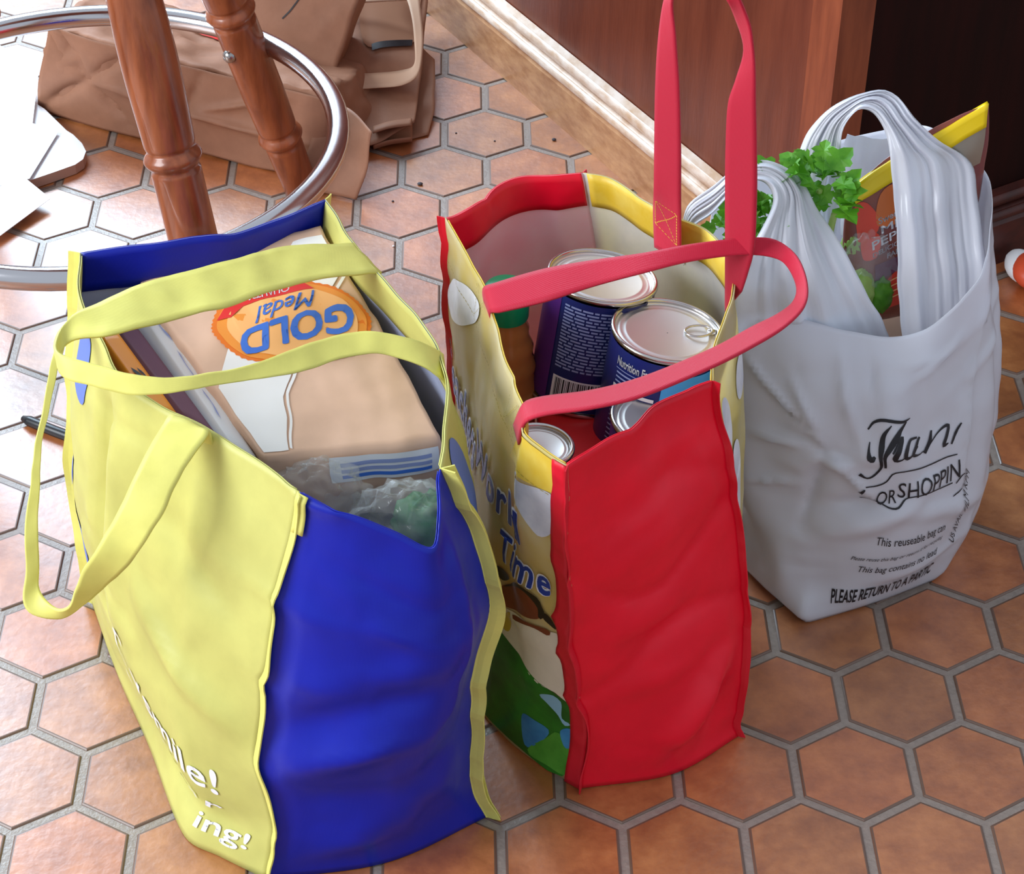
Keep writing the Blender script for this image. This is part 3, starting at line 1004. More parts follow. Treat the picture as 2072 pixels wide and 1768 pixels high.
# ------------------------------------------------------------------ white plastic carrier bag
# rings of eight control points, counter-clockwise from above: BL, L, FL, F, FR, R, BR, B
levels = [
    (0.001, [(.095, -.02), (.128, -.14), (.176, -.233), (.245, -.206), (.311, -.173), (.345, -.085), (.30, .05), (.20, .06)]),
    (0.012, [(.088, -.02), (.118, -.15), (.170, -.236), (.246, -.212), (.318, -.174), (.352, -.082), (.305, .055), (.20, .065)]),
    (0.060, [(.080, -.02), (.108, -.14), (.146, -.216), (.248, -.226), (.332, -.176), (.362, -.080), (.310, .06), (.20, .07)]),
    (0.120, [(.078, -.02), (.096, -.12), (.116, -.190), (.240, -.232), (.340, -.172), (.364, -.078), (.308, .06), (.20, .07)]),
    (0.190, [(.080, -.02), (.086, -.10), (.098, -.172), (.228, -.226), (.342, -.158), (.356, -.070), (.304, .06), (.20, .07)]),
    (0.250, [(.082, -.02), (.082, -.09), (.088, -.160), (.226, -.206), (.334, -.146), (.346, -.056), (.300, .06), (.20, .07)]),
    (1.0, None)]
top = [(.086, -.02, .335), (.080, -.085, .325), (.092, -.150, .315), (.236, -.172, .290), (.316, -.143, .332), (.328, -.050, .375), (.292, .045, .380), (.20, .055, .350)]
NU, NV = 200, 72
rows = []
def cornered(pts, t):
    P_ = np.array(pts, float)
    out = []
    for i, p in enumerate(P_):
        if i in (0, 2, 4, 6):
            out += [p * (1 - t) + P_[i - 1] * t, p * (1 - t) + P_[(i + 1) % 8] * t]
        else:
            out.append(p)
    return out


for (z, pts), t in zip(levels[:-1], (.05, .05, .10, .16, .20, .24)):
    rows.append(catmull(cornered([(x, y, z) for x, y in pts], t), NU, closed=True))
rows.append(catmull(cornered(top, .2), NU, closed=True))
rows = np.array(rows)                       # [levels, NU, 3]
G = np.array([catmull(rows[:, i], NV) for i in range(NU)])
wb = Surf(G)
AX = np.array([0.215, -0.08])


def uband(U, c, w):
    d = np.abs((U - c + 0.5) % 1 - 0.5)
    return np.exp(-(d / w) ** 2)


# folds: straining from the handles, creases of the packed goods
wb.push(lambda U, V: np.sin(np.pi * np.clip(V, 0, 1)) ** 0.6 * (
        0.003 * np.sin(2 * np.pi * 11 * U + 3 * np.sin(9 * U)) * np.clip((V - 0.45) * 2, 0, 1)
        + fold(U, V, (0.27, 0.30), (0.40, 0.52), 0.009, 0.022) + fold(U, V, (0.28, 0.42), (0.37, 0.50), -0.007, 0.020)
        + fold(U, V, (0.27, 0.55), (0.36, 0.66), 0.007, 0.020) + fold(U, V, (0.25, 0.66), (0.345, 0.60), -0.006, 0.018)
        + fold(U, V, (0.36, 0.95), (0.38, 0.5), 0.006, 0.014) + fold(U, V, (0.40, 0.95), (0.405, 0.55), -0.005, 0.014)
        + fold(U, V, (0.36, 0.46), (0.50, 0.28), 0.006, 0.022) + fold(U, V, (0.34, 0.16), (0.46, 0.20), 0.005, 0.020)
        + fold(U, V, (0.46, 0.74), (0.60, 0.78), 0.004, 0.018) + fold(U, V, (0.44, 0.86), (0.58, 0.90), 0.003, 0.014)
        + crease(U, V, (0.20, 0.88), (0.300, 0.64), 0.012, 0.006) + crease(U, V, (0.235, 0.76), (0.300, 0.66), -0.009, 0.005) + crease(U, V, (0.20, 0.61), (0.297, 0.635), 0.010, 0.006)
        + crease(U, V, (0.26, 0.86), (0.295, 0.66), 0.010, 0.005) + crease(U, V, (0.311, 1.0), (0.335, 0.66), 0.010, 0.006) + crease(U, V, (0.345, 1.0), (0.357, 0.78), -0.008, 0.005)
        + crease(U, V, (0.300, 0.64), (0.262, 0.34), -0.010, 0.007) + crease(U, V, (0.300, 0.63), (0.345, 0.46), 0.008, 0.007) + crease(U, V, (0.50, 0.92), (0.432, 0.35), 0.009, 0.007)
        + crease(U, V, (0.275, 0.50), (0.20, 0.44), 0.008, 0.006) + crease(U, V, (0.36, 0.93), (0.47, 0.86), 0.006, 0.006) + crease(U, V, (0.38, 0.84), (0.48, 0.90), 0.006, 0.006)
        + fold(U, V, (0.585, 0.1), (0.575, 0.9), 0.007, 0.016) + fold(U, V, (0.545, 0.12), (0.54, 0.85), -0.005, 0.016)
        + fold(U, V, (0.29, 0.06), (0.27, 0.2), -0.010, 0.025)))


def wob_w(p):
    k = min(max(p[2] / 0.03, 0), 1)
    v = nvec(p, 13, 4.4) * 0.0035 + nvec(p, 42, 1.4) * 0.0012 + nvec(p, 7, 2.0) * ridged(p, 15, 3.0) * 0.006
    v[2] *= .4
    return v * k


wb.wobble(wob_w)
wb.P[-1] = wb.P[0]
wb.refresh()
SURF['white_body'] = wb
bag_w = empty('carrier_bag', (0.22, -0.08, 0), 'thin white plastic carrier bag with black thank-you print', 'bag')
wbody = solid(link('body', wb.mesh(), M['poly'], bag_w), 0.0005)
base_ring = [wb.P[i, 0] + np.array([0, 0, 0.0008]) for i in range(0, NU - 1, 3)]
link('bottom', mesh(base_ring, [tuple(range(len(base_ring)))]), M['poly'], bag_w, smooth=False)


def strap_loft(name, rows, folds, amp, m, parent, nw=34, nl=80, seed=0, toward=(0.1, -0.8, 0.4)):
    """gathered plastic handle: rows of (left, right) points; amp per row sets how deep the pleats are"""
    L = catmull(np.array([np.r_[at(*a), at(*b), [k]] for (a, b), k in zip(rows, amp)]), nl)
    t = np.linspace(0, 1, nw)
    tw = np.array(toward) / np.linalg.norm(toward)
    P = np.zeros((nl, nw, 3))
    for i in range(nl):
        a, b, k = L[i, :3], L[i, 3:6], L[i, 6]
        for j in range(nw):
            q1 = noise.noise(Vector((t[j] * folds * 1.9 + seed * 3, i * 0.012, seed)))
            q2 = noise.noise(Vector((t[j] * folds * 4.7 + seed * 7, i * 0.020, seed + 4)))
            d = k * (3.2 * abs(q1) - 0.8 + 1.4 * abs(q2) + 0.9 * math.sin(math.pi * t[j]))
            P[i, j] = a * (1 - t[j]) + b * t[j] + tw * d
    s = Surf(P)
    s.wobble(lambda p: nvec(p, 35, seed) * 0.002)
    o = solid(link(name, s.mesh(), m, parent), 0.0005, offset=0)
    return o, s


hl, shl = strap_loft('handle', [((1478, 800, .19), (1800, 740, .22)), ((1482, 690, .275), (1798, 680, .268)), ((1484, 610, .330), (1752, 590, .318)), ((1505, 540, .358), (1700, 500, .352)),
    ((1545, 460, .382), (1655, 425, .378)), ((1566, 410, .396), (1632, 375, .396)), ((1555, 375, .404), (1600, 345, .406)), ((1525, 365, .404), (1545, 325, .410)),
    ((1488, 385, .396), (1500, 332, .404)), ((1440, 430, .380), (1450, 370, .392)), ((1398, 470, .362), (1395, 412, .376)), ((1385, 540, .33), (1375, 470, .345))],
    3, [.004, .004, .004, .005, .005, .005, .005, .005, .005, .004, .004, .003], M['poly'], bag_w, seed=1.0)
hl['label'] = 'gathered handle loop nearer the red bag'
hr, shr = strap_loft('handle', [((1832, 720, .262), (1996, 650, .285)), ((1824, 650, .288), (1998, 575, .312)), ((1818, 540, .332), (1988, 500, .338)), ((1813, 430, .374), (1978, 410, .366)),
    ((1806, 345, .406), (1962, 325, .396)), ((1800, 300, .422), (1900, 285, .416)), ((1788, 258, .434), (1850, 240, .436)), ((1764, 228, .442), (1808, 190, .448)), ((1728, 225, .442), (1760, 184, .450)),
    ((1704, 262, .424), (1690, 212, .438)), ((1698, 320, .398), (1640, 262, .414)), ((1700, 400, .362), (1610, 330, .386)), ((1690, 480, .326), (1590, 420, .345)), ((1690, 540, .30), (1585, 500, .31))],
    3, [.003, .003, .004, .004, .004, .005, .005, .005, .005, .004, .004, .003, .003, .003], M['poly'], bag_w, seed=2.6, nw=44)
hr['label'] = 'tall gathered handle loop beside the pepper pouch'
# rear edge of the bag rising behind the pouch
rb, srb = strap_loft('rear_edge', [((1700, 480, .30), (1985, 480, .30)), ((1702, 380, .35), (1978, 400, .335)), ((1704, 310, .385), (1974, 350, .362)), ((1715, 275, .405), (1960, 300, .390))],
    3, [.003, .003, .003, .003], M['poly'], bag_w, seed=0.7, toward=(0.1, 0.8, 0.2))

# ------------------------------------------------------------------ goods in the carrier bag
def block(corners, n=(20, 26, 10), rnd_=0.25, bulge=0.0, seed=0.0, crumple=0.0, power=4.0):
    """rounded block through eight corners: c[w][v][u]; returns face surfaces and a mesh"""
    C = np.array(corners, float).reshape(2, 2, 2, 3)

    def pos(u, v, w):
        a, b, c = 2 * u - 1, 2 * v - 1, 2 * w - 1
        m = max(abs(a), abs(b), abs(c), 1e-9)
        q = (abs(a) ** power + abs(b) ** power + abs(c) ** power) ** (1 / power)
        k = (1 - rnd_) + rnd_ * m / q
        a, b, c = a * k, b * k, c * k
        if bulge:
            c *= 1 + bulge * (1 - a * a) * (1 - b * b)
            a *= 1 + bulge * 0.25 * (1 - c * c) * (1 - b * b)
            b *= 1 + bulge * 0.25 * (1 - c * c) * (1 - a * a)
        u, v, w = (a + 1) / 2, (b + 1) / 2, (c + 1) / 2
        p = sum((w if k_ else 1 - w) * (v if j else 1 - v) * (u if i else 1 - u) * C[k_, j, i]
                for k_ in (0, 1) for j in (0, 1) for i in (0, 1))
        if crumple:
            p = p + nvec(p, 22, seed) * crumple + nvec(p, 55, seed + 3) * crumple * 0.4
            p = p + nvec(p, 14, seed + 9) * crumple * ridged(p, 18, seed) * 0.8
        return p

    nu, nv, nw = n
    vs, fs, idx = [], [], {}

    def vid(i, j, k):
        key = (i, j, k)
        if key not in idx:
            idx[key] = len(vs)
            vs.append(pos(i / nu, j / nv, k / nw))
        return idx[key]
    for i in range(nu):
        for j in range(nv):
            fs.append((vid(i, j, nw), vid(i + 1, j, nw), vid(i + 1, j + 1, nw), vid(i, j + 1, nw)))
            fs.append((vid(i, j, 0), vid(i, j + 1, 0), vid(i + 1, j + 1, 0), vid(i + 1, j, 0)))
    for i in range(nu):
        for k in range(nw):
            fs.append((vid(i, 0, k), vid(i + 1, 0, k), vid(i + 1, 0, k + 1), vid(i, 0, k + 1)))
            fs.append((vid(i, nv, k), vid(i, nv, k + 1), vid(i + 1, nv, k + 1), vid(i + 1, nv, k)))
    for j in range(nv):
        for k in range(nw):
            fs.append((vid(0, j, k), vid(0, j, k + 1), vid(0, j + 1, k + 1), vid(0, j + 1, k)))
            fs.append((vid(nu, j, k), vid(nu, j + 1, k), vid(nu, j + 1, k + 1), vid(nu, j, k + 1)))
    top = Surf(np.array([[pos(i / nu, j / nv, 1) for j in range(nv + 1)] for i in range(nu + 1)]))
    front = Surf(np.array([[pos(i / nu, 0, k / nw) for k in range(nw + 1)] for i in range(nu + 1)]))
    left = Surf(np.array([[pos(0, 1 - j / nv, k / nw) for k in range(nw + 1)] for j in range(nv + 1)]))
    me = mesh(vs, fs)
    bm = bmesh.new()
    bm.from_mesh(me)
    bmesh.ops.recalc_face_normals(bm, faces=bm.faces[:])
    bm.to_mesh(me)
    bm.free()
    return me, top, front, left


def offset_quad(quad, n, d):
    n = np.array(n, float)
    n /= np.linalg.norm(n)
    return [np.array(p) - n * d for p in quad]


# pouch of mini peppers: quad BL, BR, TL, TR of the printed face
qb = [at(1752, 650, .262), np.array([.318, -.062, .262]), at(1716, 388, .366), at(2008, 204, .452)]
nf = np.cross(qb[1] - qb[0], qb[2] - qb[0])
nf /= np.linalg.norm(nf)
if nf[1] > 0: nf = -nf
back = offset_quad(qb, nf, 0.030)
back[2], back[3] = qb[2] - nf * 0.004, qb[3] - nf * 0.004
me, ptop, _, _ = block(back + qb, (26, 30, 6), 0.25, 0.5, 2.0, 0.0016)
pouch = empty('pepper_pouch', (qb[0] + qb[1]) / 2, 'printed pouch of sweet mini peppers with a yellow top in the carrier bag', 'pouch')
SURF['pouch'] = ptop
pbody = link('pouch_body', me, M['pouch'], pouch)
fo_ = -1 if (ptop.N[10, 10] @ nf) < 0 else 1
ptop.N *= fo_
upv = qb[3] - qb[1]
upv /= np.linalg.norm(upv)
P = np.array([[ptop.at(u, min(v, 1.0), 0.0008) + upv * max(0, v - 1.0) * 0.1 for v in (0.90, 0.93, 0.96, 1.0, 1.06)] for u in np.linspace(0.0, 1, 30)])
yb = solid(link('zip_top', Surf(P).mesh(), M['pouch_yellow'], pouch), 0.006, offset=-0.6)
P = np.array([[ptop.at(u, v, 0.0009) for v in np.linspace(0.70, 0.905, 8)] for u in np.linspace(0.62, 1.0, 16)])
link('foil_corner', Surf(P).mesh(), M['foil'], pouch)
print_poly('print', ptop, [(0.0, .62), (.12, .60), (.17, .70), (.10, .86), (0.0, .88)], M['pepper_red'], pbody, .0010, smooth=24)
print_poly('print', ptop, [(0.15, .66), (.34, .62), (.40, .76), (.32, .88), (0.20, .86)], M['pepper_orange'], pbody, .0010, smooth=24)
print_poly('print', ptop, [(0.02, .46), (.12, .44), (.16, .56), (.10, .64), (0.02, .62)], M['pepper_red'], pbody, .0012, smooth=24)
print_poly('print', ptop, [(0.10, .26), (.5, .26), (.5, .36), (.10, .38)], M['pouch_plum'], pbody, .0010)
print_poly('print', ptop, [(0.02, .05), (.5, .05), (.55, .26), (.30, .27), (0.10, .16)], M['pepper_red'], pbody, .0010, smooth=24)
for s_, p0, p1, h in (('Sweet', (.16, .665), (.33, .672), (0, .045)), ('MINI', (.17, .585), (.44, .600), (0, .060)), ('PEPPERS', (.09, .500), (.56, .525), (0, .060)),
                      ('DELICIOUS QUALITY', (.09, .445), (.62, .470), (0, .032)), ('FARM TO', (.20, .392), (.46, .405), (0, .036))):
    print_text('lettering', ptop, s_, p0, p1, h, M['white_print'], pbody, .0014, bold=0.012)
for k in range(4):
    print_poly('print', ptop, [(.20, .09 + .04 * k), (.42, .10 + .04 * k), (.42, .108 + .04 * k), (.20, .098 + .04 * k)], M['orange_pale'], pbody, .0014)

# celery: stalks and leaves
cel = empty('celery_bunch', (0.15, -0.06, 0.05), 'leafy green celery bunch sticking out of the carrier bag', 'vegetable')
cbase = np.array([0.165, -0.045, 0.06])


def leaf_mesh(seed, lobes=3):
    r_ = random.Random(seed)
    # lobed celery leaflet, along +x, 1 unit long
    out = [(0, 0)]
    pts = [(0.12, .05), (.22, .30), (.34, .44), (.42, .30), (.52, .46), (.66, .40), (.70, .24), (.84, .20), (1.0, 0)]
    up_ = [(x, y * (0.85 + 0.3 * r_.random())) for x, y in pts]
    dn = [(x, -y * (0.85 + 0.3 * r_.random())) for x, y in pts[:-1]][::-1]
    ring = out + up_ + dn
    vs = [(x, y, 0.28 * abs(y) - 0.35 * x * x + 0.05 * math.sin(9 * x + seed)) for x, y in ring]
    vs.append((0.5, 0, -0.09))
    n = len(ring)
    fs = [(i, (i + 1) % n, n) for i in range(n)]
    me = mesh(vs, [f[::-1] for f in fs])
    me.materials.append(M['leaf'])
    return me


leaf_mes = [leaf_mesh(k) for k in range(4)]
stems = []
clumps = [((1660, 372, .392), 22, .026), ((1690, 420, .376), 12, .022), ((1575, 400, .378), 14, .024), ((1560, 450, .362), 16, .024), ((1500, 500, .350), 10, .022), ((1505, 580, .318), 10, .02), ((1470, 470, .352), 5, .02)]
for c, n, rad in clumps:
    c3 = at(*c)
    pth = catmull([cbase + nvec(c3, 30) * 0.01, cbase * 0.55 + c3 * 0.45 + np.array([0, 0, 0.01]), c3 + np.array([0, 0, -0.006])], 14)
    vs, fs = tube(pth, list(np.linspace(0.010, 0.003, 14)), 8)
    stems.append(link('stalk', mesh(vs, fs), M['stalk'], cel))
    for k in range(n):
        o = bpy.data.objects.new('leaf', leaf_mes[k % 4])
        COL.objects.link(o)
        o.parent = cel
        o.matrix_parent_inverse = Matrix.Translation(-Vector(cel.location))
        a = rnd.uniform(0, 2 * math.pi)
        el = rnd.uniform(0.1, 1.25)
        d = np.array([math.cos(a) * math.cos(el), math.sin(a) * math.cos(el), math.sin(el)])
        o.location = tuple(c3 + d * rad * rnd.uniform(0.1, 0.75))
        sc = rnd.uniform(0.017, 0.028)
        o.rotation_euler = Vector(d).to_track_quat('X', 'Z').to_euler()
        o.rotation_euler.rotate_axis('X', rnd.uniform(-0.8, 0.8))
        o.scale = (sc, sc, sc)

# vegetables in clear film, leaning against the pouch
vb = empty('wrapped_vegetables', at(1765, 560, .30), 'green vegetables in clear crinkled film below the celery leaves', 'vegetable')
cA = at(1748, 560, .300)


def blob(center, r3, seed, m_, name, parent, amp=0.15, n=(28, 18), freq=3.0):
    vs, fs = [], []
    nu, nv = n
    for j in range(nv + 1):
        th = math.pi * j / nv
        for i in range(nu):
            ph = 2 * math.pi * i / nu
            d = np.array([math.sin(th) * math.cos(ph), math.sin(th) * math.sin(ph), math.cos(th)])
            k = 1 + amp * noise.noise(Vector(d * freq) + Vector((seed, seed, 0))) + amp * 0.6 * ridged(d, freq * 1.6, seed)
            vs.append(np.array(center) + d * np.array(r3) * k)
    for j in range(nv):
        for i in range(nu):
            i2 = (i + 1) % nu
            fs.append((j * nu + i, (j + 1) * nu + i, (j + 1) * nu + i2, j * nu + i2))
    return link(name, mesh(vs, fs), m_, parent)


for k, (px, py, z, r) in enumerate(((1728, 505, .312, .012), (1768, 548, .296, .010), (1778, 598, .278, .012), (1738, 590, .284, .014))):
    c = at(px, py, z)
    blob(c, (r, r, r * 1.5), k * 3.1, M['stalk'] if k != 2 else M['leaf'], 'vegetable', vb, 0.18)
blob(at(1750, 560, .290), (.026, .020, .042), 4.2, M['clear'], 'film', vb, 0.22, (36, 26))

# printed words and marks on the carrier bag are added with the lettering below

# packed carton showing through the thin plastic
pk = empty('packed_carton', (0.23, -0.11, 0.005), 'pale brown carton showing through the carrier bag', 'box')
me, _, _, _ = block([(.165, -.190, .006), (.320, -.135, .006), (.120, -.075, .006), (.275, -.02, .006), (.160, -.196, .205), (.322, -.140, .225), (.115, -.080, .205), (.275, -.022, .225)], (6, 6, 6), .04)
link('carton_body', me, M['kraft_pale'], pk)

# ------------------------------------------------------------------ flour bag in the blue bag
fq = [at(528, 925, .322), at(905, 888, .318), at(268, 560, .352), at(652, 446, .366)]   # front-left, front-right, back-left, back-right of the upper face
fn = np.cross(fq[1] - fq[0], fq[2] - fq[0])
fn /= np.linalg.norm(fn)
low = [p - fn * 0.085 for p in fq]
low[0] = low[0] + np.array([0.01, 0.0, 0])
me, ftop, ffront, fleft = block(low + fq, (40, 48, 12), 0.20, 0.16, 5.0, 0.0032)
flour = empty('flour_bag', (low[0] + low[1] + low[2] + low[3]) / 4, 'brown paper flour bag with an orange oval emblem, lying in the blue bag', 'flour bag')
fbody = link('paper_body', me, M['flour'], flour)
SURF.update(flour_top=ftop, flour_front=ffront)
# white diagonal band and emblem; u runs left to right, v front to back
print_poly('print', ftop, [(0.02, .02), (.16, .015), (.30, .24), (.66, .55), (.98, .78), (.98, .95), (.80, .95), (.30, .62), (.02, .36)], M['flour_white'], fbody, .0009, maxlen=0.05)
for a_, b_ in (((.18, .02), (.33, .25)), ((.33, .25), (.66, .53)), ((.66, .53), (.98, .755))):
    d_ = np.array(b_) - np.array(a_)
    print_stroke('print', ftop, [[(*a_, .012), (*((np.array(a_) + b_) / 2), .012), (*b_, .012)]], M['flour_white'], fbody, .0010)


def oval(c, ru, rv, n=64, sc=0.0, rot=0.0):
    o_ = []
    for k in range(n):
        w = 2 * math.pi * k / n
        r_ = 1 + sc * (1 if k % 2 else -1)
        x_, y_ = ru * r_ * math.cos(w), rv * r_ * math.sin(w)
        o_.append((c[0] + x_ * math.cos(rot) - y_ * math.sin(rot), c[1] + x_ * math.sin(rot) + y_ * math.cos(rot)))
    return o_


def skew_oval(k, n=64, sc=0.0):
    o_ = []
    for q_ in range(n):
        w = 2 * math.pi * q_ / n
        r_ = k * (1 + sc * (1 if q_ % 2 else -1))
        o_.append((0.565 + r_ * (.392 * math.cos(w) + .085 * math.sin(w)), 0.567 + r_ * (-.050 * math.cos(w) + .205 * math.sin(w))))
    return o_


print_poly('emblem', ftop, skew_oval(1.0, 120, .010), M['orange_deep'], fbody, .0012, maxlen=0.06)
print_poly('emblem', ftop, skew_oval(.94), M['orange'], fbody, .0015, maxlen=0.06)
print_poly('emblem', ftop, skew_oval(.82), M['orange_pale'], fbody, .0018, maxlen=0.06)
print_poly('emblem', ftop, [(.22, .655), (.31, .715), (.42, .745), (.58, .752), (.74, .735), (.77, .700), (.66, .700), (.50, .702), (.38, .690), (.29, .650)], M['ribbon_red'], fbody, .0021, maxlen=0.06)
# the bag lies head first: its lettering is upside down in view
print_text('lettering', ftop, 'GOLD', (.915, .600), (.290, .575), (-.075, -.120), M['letter_blue'], fbody, .0023, bold=0.035)
print_text('lettering', ftop, 'Medal', (.765, .690), (.420, .668), (-.045, -.075), M['letter_blue'], fbody, .0023, bold=0.008, shear=0.3)
print_text('lettering', ftop, 'QUALITY', (.66, .742), (.44, .738), (-.018, -.030), M['white_print'], fbody, .0024, bold=0.01)
print_text('lettering', ftop, 'MILLED IN THE USA', (.74, .428), (.34, .415), (-.02, -.030), M['ribbon_red'], fbody, .0023, bold=0.01, arc=0.6)
# label on the front end
print_poly('label', ffront, [(.36, .62), (.97, .60), (.97, .90), (.36, .92)], M['carton'], fbody, .0012)
for k in range(3):
    print_poly('print', ffront, [(.42, .66 + .075 * k), (.92, .645 + .075 * k), (.92, .690 + .075 * k), (.42, .705 + .075 * k)], M['letter_blue'] if k == 0 else M['micro'], fbody, .0015)

# cartons standing between the flour bag and the yellow panel
def carton(name, label, quad, depth, m, cat='box', seed=1.0):
    q = [np.array(p) for p in quad]
    n = np.cross(q[1] - q[0], q[2] - q[0])
    n /= np.linalg.norm(n)
    if n[2] < 0: n = -n
    me, tp, fr_, lf = block([p - n * depth for p in q] + q, (6, 10, 4), 0.05, 0.0, seed, 0.0)
    e = empty(name, sum(p - n * depth for p in q) / 4, label, cat)
    b_ = link('carton_body', me, m, e)
    if tp.N[3, 3] @ n < 0: tp.N *= -1
    return e, b_, tp


e1, b1, t1 = carton('white_carton', 'white carton wedged beside the flour bag', [at(470, 900, .318), at(520, 925, .312), at(262, 600, .340), at(300, 590, .340)], .12, M['carton'])
for k in range(3):
    print_stroke('print', t1, [[(.35 + .12 * k, .2 + .25 * k, .05), (.45, .28 + .25 * k, .04), (.40 + .1 * k, .36 + .25 * k, .05)]], M['micro'], b1)
e2, b2, t2 = carton('orange_carton', 'orange carton against the inside of the yellow panel', [at(318, 836, .352), at(360, 838, .352), at(200, 672, .362), at(236, 668, .362)], .10, M['orange_box'])
print_stroke('print', t2, [[(.25, .30, .06), (.55, .42, .09), (.30, .52, .06)], [(.65, .34, .05), (.75, .44, .07), (.6, .52, .05)]], M['ink'], b2)
e3, b3, t3 = carton('plum_carton', 'dark plum carton between the orange and white cartons', [at(372, 838, .325), at(440, 880, .318), at(236, 662, .338), at(262, 640, .338)], .10, M['purple'])

# crinkled clear film bags at the front of the blue bag
gv = empty('wrapped_greens', at(850, 1060, .26), 'green vegetables in crinkled clear film at the front of the blue bag', 'vegetable')
blob(at(862, 1060, .276), (.024, .020, .026), 7.7, M['green_veg'], 'vegetable', gv, 0.25, (32, 22))
blob(at(832, 1064, .282), (.042, .030, .036), 2.2, M['clear'], 'film', gv, 0.26, (44, 30), 3.6)
fw = empty('clear_film', at(650, 990, .28), 'wad of clear plastic film below the flour bag', 'plastic film')
blob(at(648, 1000, .288), (.034, .020, .028), 5.9, M['clear'], 'crinkled_film', fw, 0.28, (40, 28), 3.8)
bt = empty('dark_package', (-0.22, -0.40, 0.10), 'dark package deep in the blue bag under the flour', 'package')
me, _, _, _ = block([(-.29, -.46, .02), (-.16, -.43, .02), (-.40, -.24, .02), (-.26, -.2, .02), (-.29, -.46, .2), (-.16, -.43, .2), (-.40, -.24, .2), (-.26, -.2, .2)], (8, 8, 8), .15)
link('package_body', me, M['black'], bt)

# ------------------------------------------------------------------ cans in the red bag
def can(name, label, top_c, axis, R, H, m_label, spin=0.0, tab=None, group='tin cans in the red bag'):
    axis = np.array(axis, float)
    axis /= np.linalg.norm(axis)
    top_c = np.array(top_c, float)
    base = top_c - axis * H
    Mx = frame_matrix(base, axis, (math.cos(spin), math.sin(spin), 0))
    e = empty(name, base, label, 'can', group)
    prof = [(R * 0.955, 0.004)] + [(R * 0.975, 0.0065 + 0.0)] + [(R * 0.975, H - 0.0065)]
    vs, fs = lathe(prof, 72)
    body = link('label_wrap', mesh(moved(vs, Mx), fs), m_label, e)
    lid_p = [(0.0005, H - 0.0038), (R * .70, H - 0.0038), (R * .72, H - 0.0034), (R * .74, H - 0.0034),
             (R * .76, H - 0.0038), (R * .82, H - 0.0038), (R * .845, H - 0.0033), (R * .875, H - 0.0044), (R * .905, H - 0.0048), (R * .925, H - 0.0040), (R * .935, H - 0.0008)]
    vs, fs = lathe(lid_p, 72)
    fs = [f[::-1] for f in fs]
    lid = link('lid', mesh(moved(vs, Mx), [f[::-1] for f in fs]), M['lid'], e)
    rim_p = []
    for k in range(13):
        w = -0.6 + (math.pi + 1.2) * k / 12
        rim_p.append((R * .965 + 0.0021 * math.cos(w), H - 0.0022 + 0.0026 * math.sin(w)))
    vs, fs = lathe(rim_p, 72)
    link('rim', mesh(moved(vs, Mx), fs), M['rim'], e)
    rim_p = [(r, H - z) for r, z in rim_p]
    vs, fs = lathe(rim_p, 72)
    link('bottom_rim', mesh(moved(vs, Mx), [f[::-1] for f in fs]), M['rim'], e)
    vs, fs = lathe([(0.0005, 0.004), (R * .96, 0.004)], 72)
    link('bottom', mesh(moved(vs, Mx), fs), M['lid'], e)
    if tab is not None:
        a = tab
        c = np.array([math.cos(a), math.sin(a)])
        s_ = np.array([-c[1], c[0]])
        ring = []
        for k in range(28):
            w = 2 * math.pi * k / 28
            q = c * (R * .55 + R * .24 * math.cos(w)) + s_ * (R * .17 * math.sin(w))
            ring.append((q[0], q[1], H - 0.0008 + 0.0012 * math.cos(w)))
        vs, fs = tube(ring, 0.0010, 8, closed=True)
        link('pull_tab', mesh(moved(vs, Mx), fs), M['rim'], lid)
        ln = [(*(c * R * k), H - 0.0018) for k in (.72, .80, .88)]
        vs, fs = tube(ln, [0.0030, 0.0032, 0.002], 8)
        link('tab_nose', mesh(moved(vs, Mx), fs), M['rim'], lid)
    # label surface: u around, v up
    nu, nv = 145, 21
    P = np.array([[tuple(Mx @ Vector((R * .975 * math.cos(2 * math.pi * i / (nu - 1)), R * .975 * math.sin(2 * math.pi * i / (nu - 1)), 0.0065 + (H - 0.013) * j / (nv - 1))))
                   for j in range(nv)] for i in range(nu)])
    s = Surf(P)
    return e, body, s


def rects(name, s, boxes, m, parent, off=0.0006):
    """many small printed bars as one part"""
    vs, fs = [], []
    for u0, v0, u1, v1 in boxes:
        n = max(1, int(abs(u1 - u0) * 145))
        us_ = np.linspace(u0, u1, n + 1)
        b0 = len(vs)
        for u in us_:
            vs += [s.at(u, v0, off), s.at(u, v1, off)]
        fs += [(b0 + 2 * k, b0 + 2 * k + 2, b0 + 2 * k + 3, b0 + 2 * k + 1) for k in range(n)]
    return link(name, mesh(vs, fs), m, parent)


def rect(name, s, u0, v0, u1, v1, m, parent, off=0.0004):
    n = max(2, int(abs(u1 - u0) * 145))
    P = np.array([[s.at(u, v, off) for v in np.linspace(v0, v1, 3)] for u in np.linspace(u0, u1, n + 1)])
    return link(name, Surf(P).mesh(), m, parent)


axis1 = np.array([0.13, 0.10, 0.98])
RC, HC = 0.0485, 0.118
c1, b1_, cs1 = can('tin_can', 'navy tin can with small print and a barcode', at(1220, 556, .352), axis1, RC, HC, M['can_navy'], spin=0.0, tab=None)
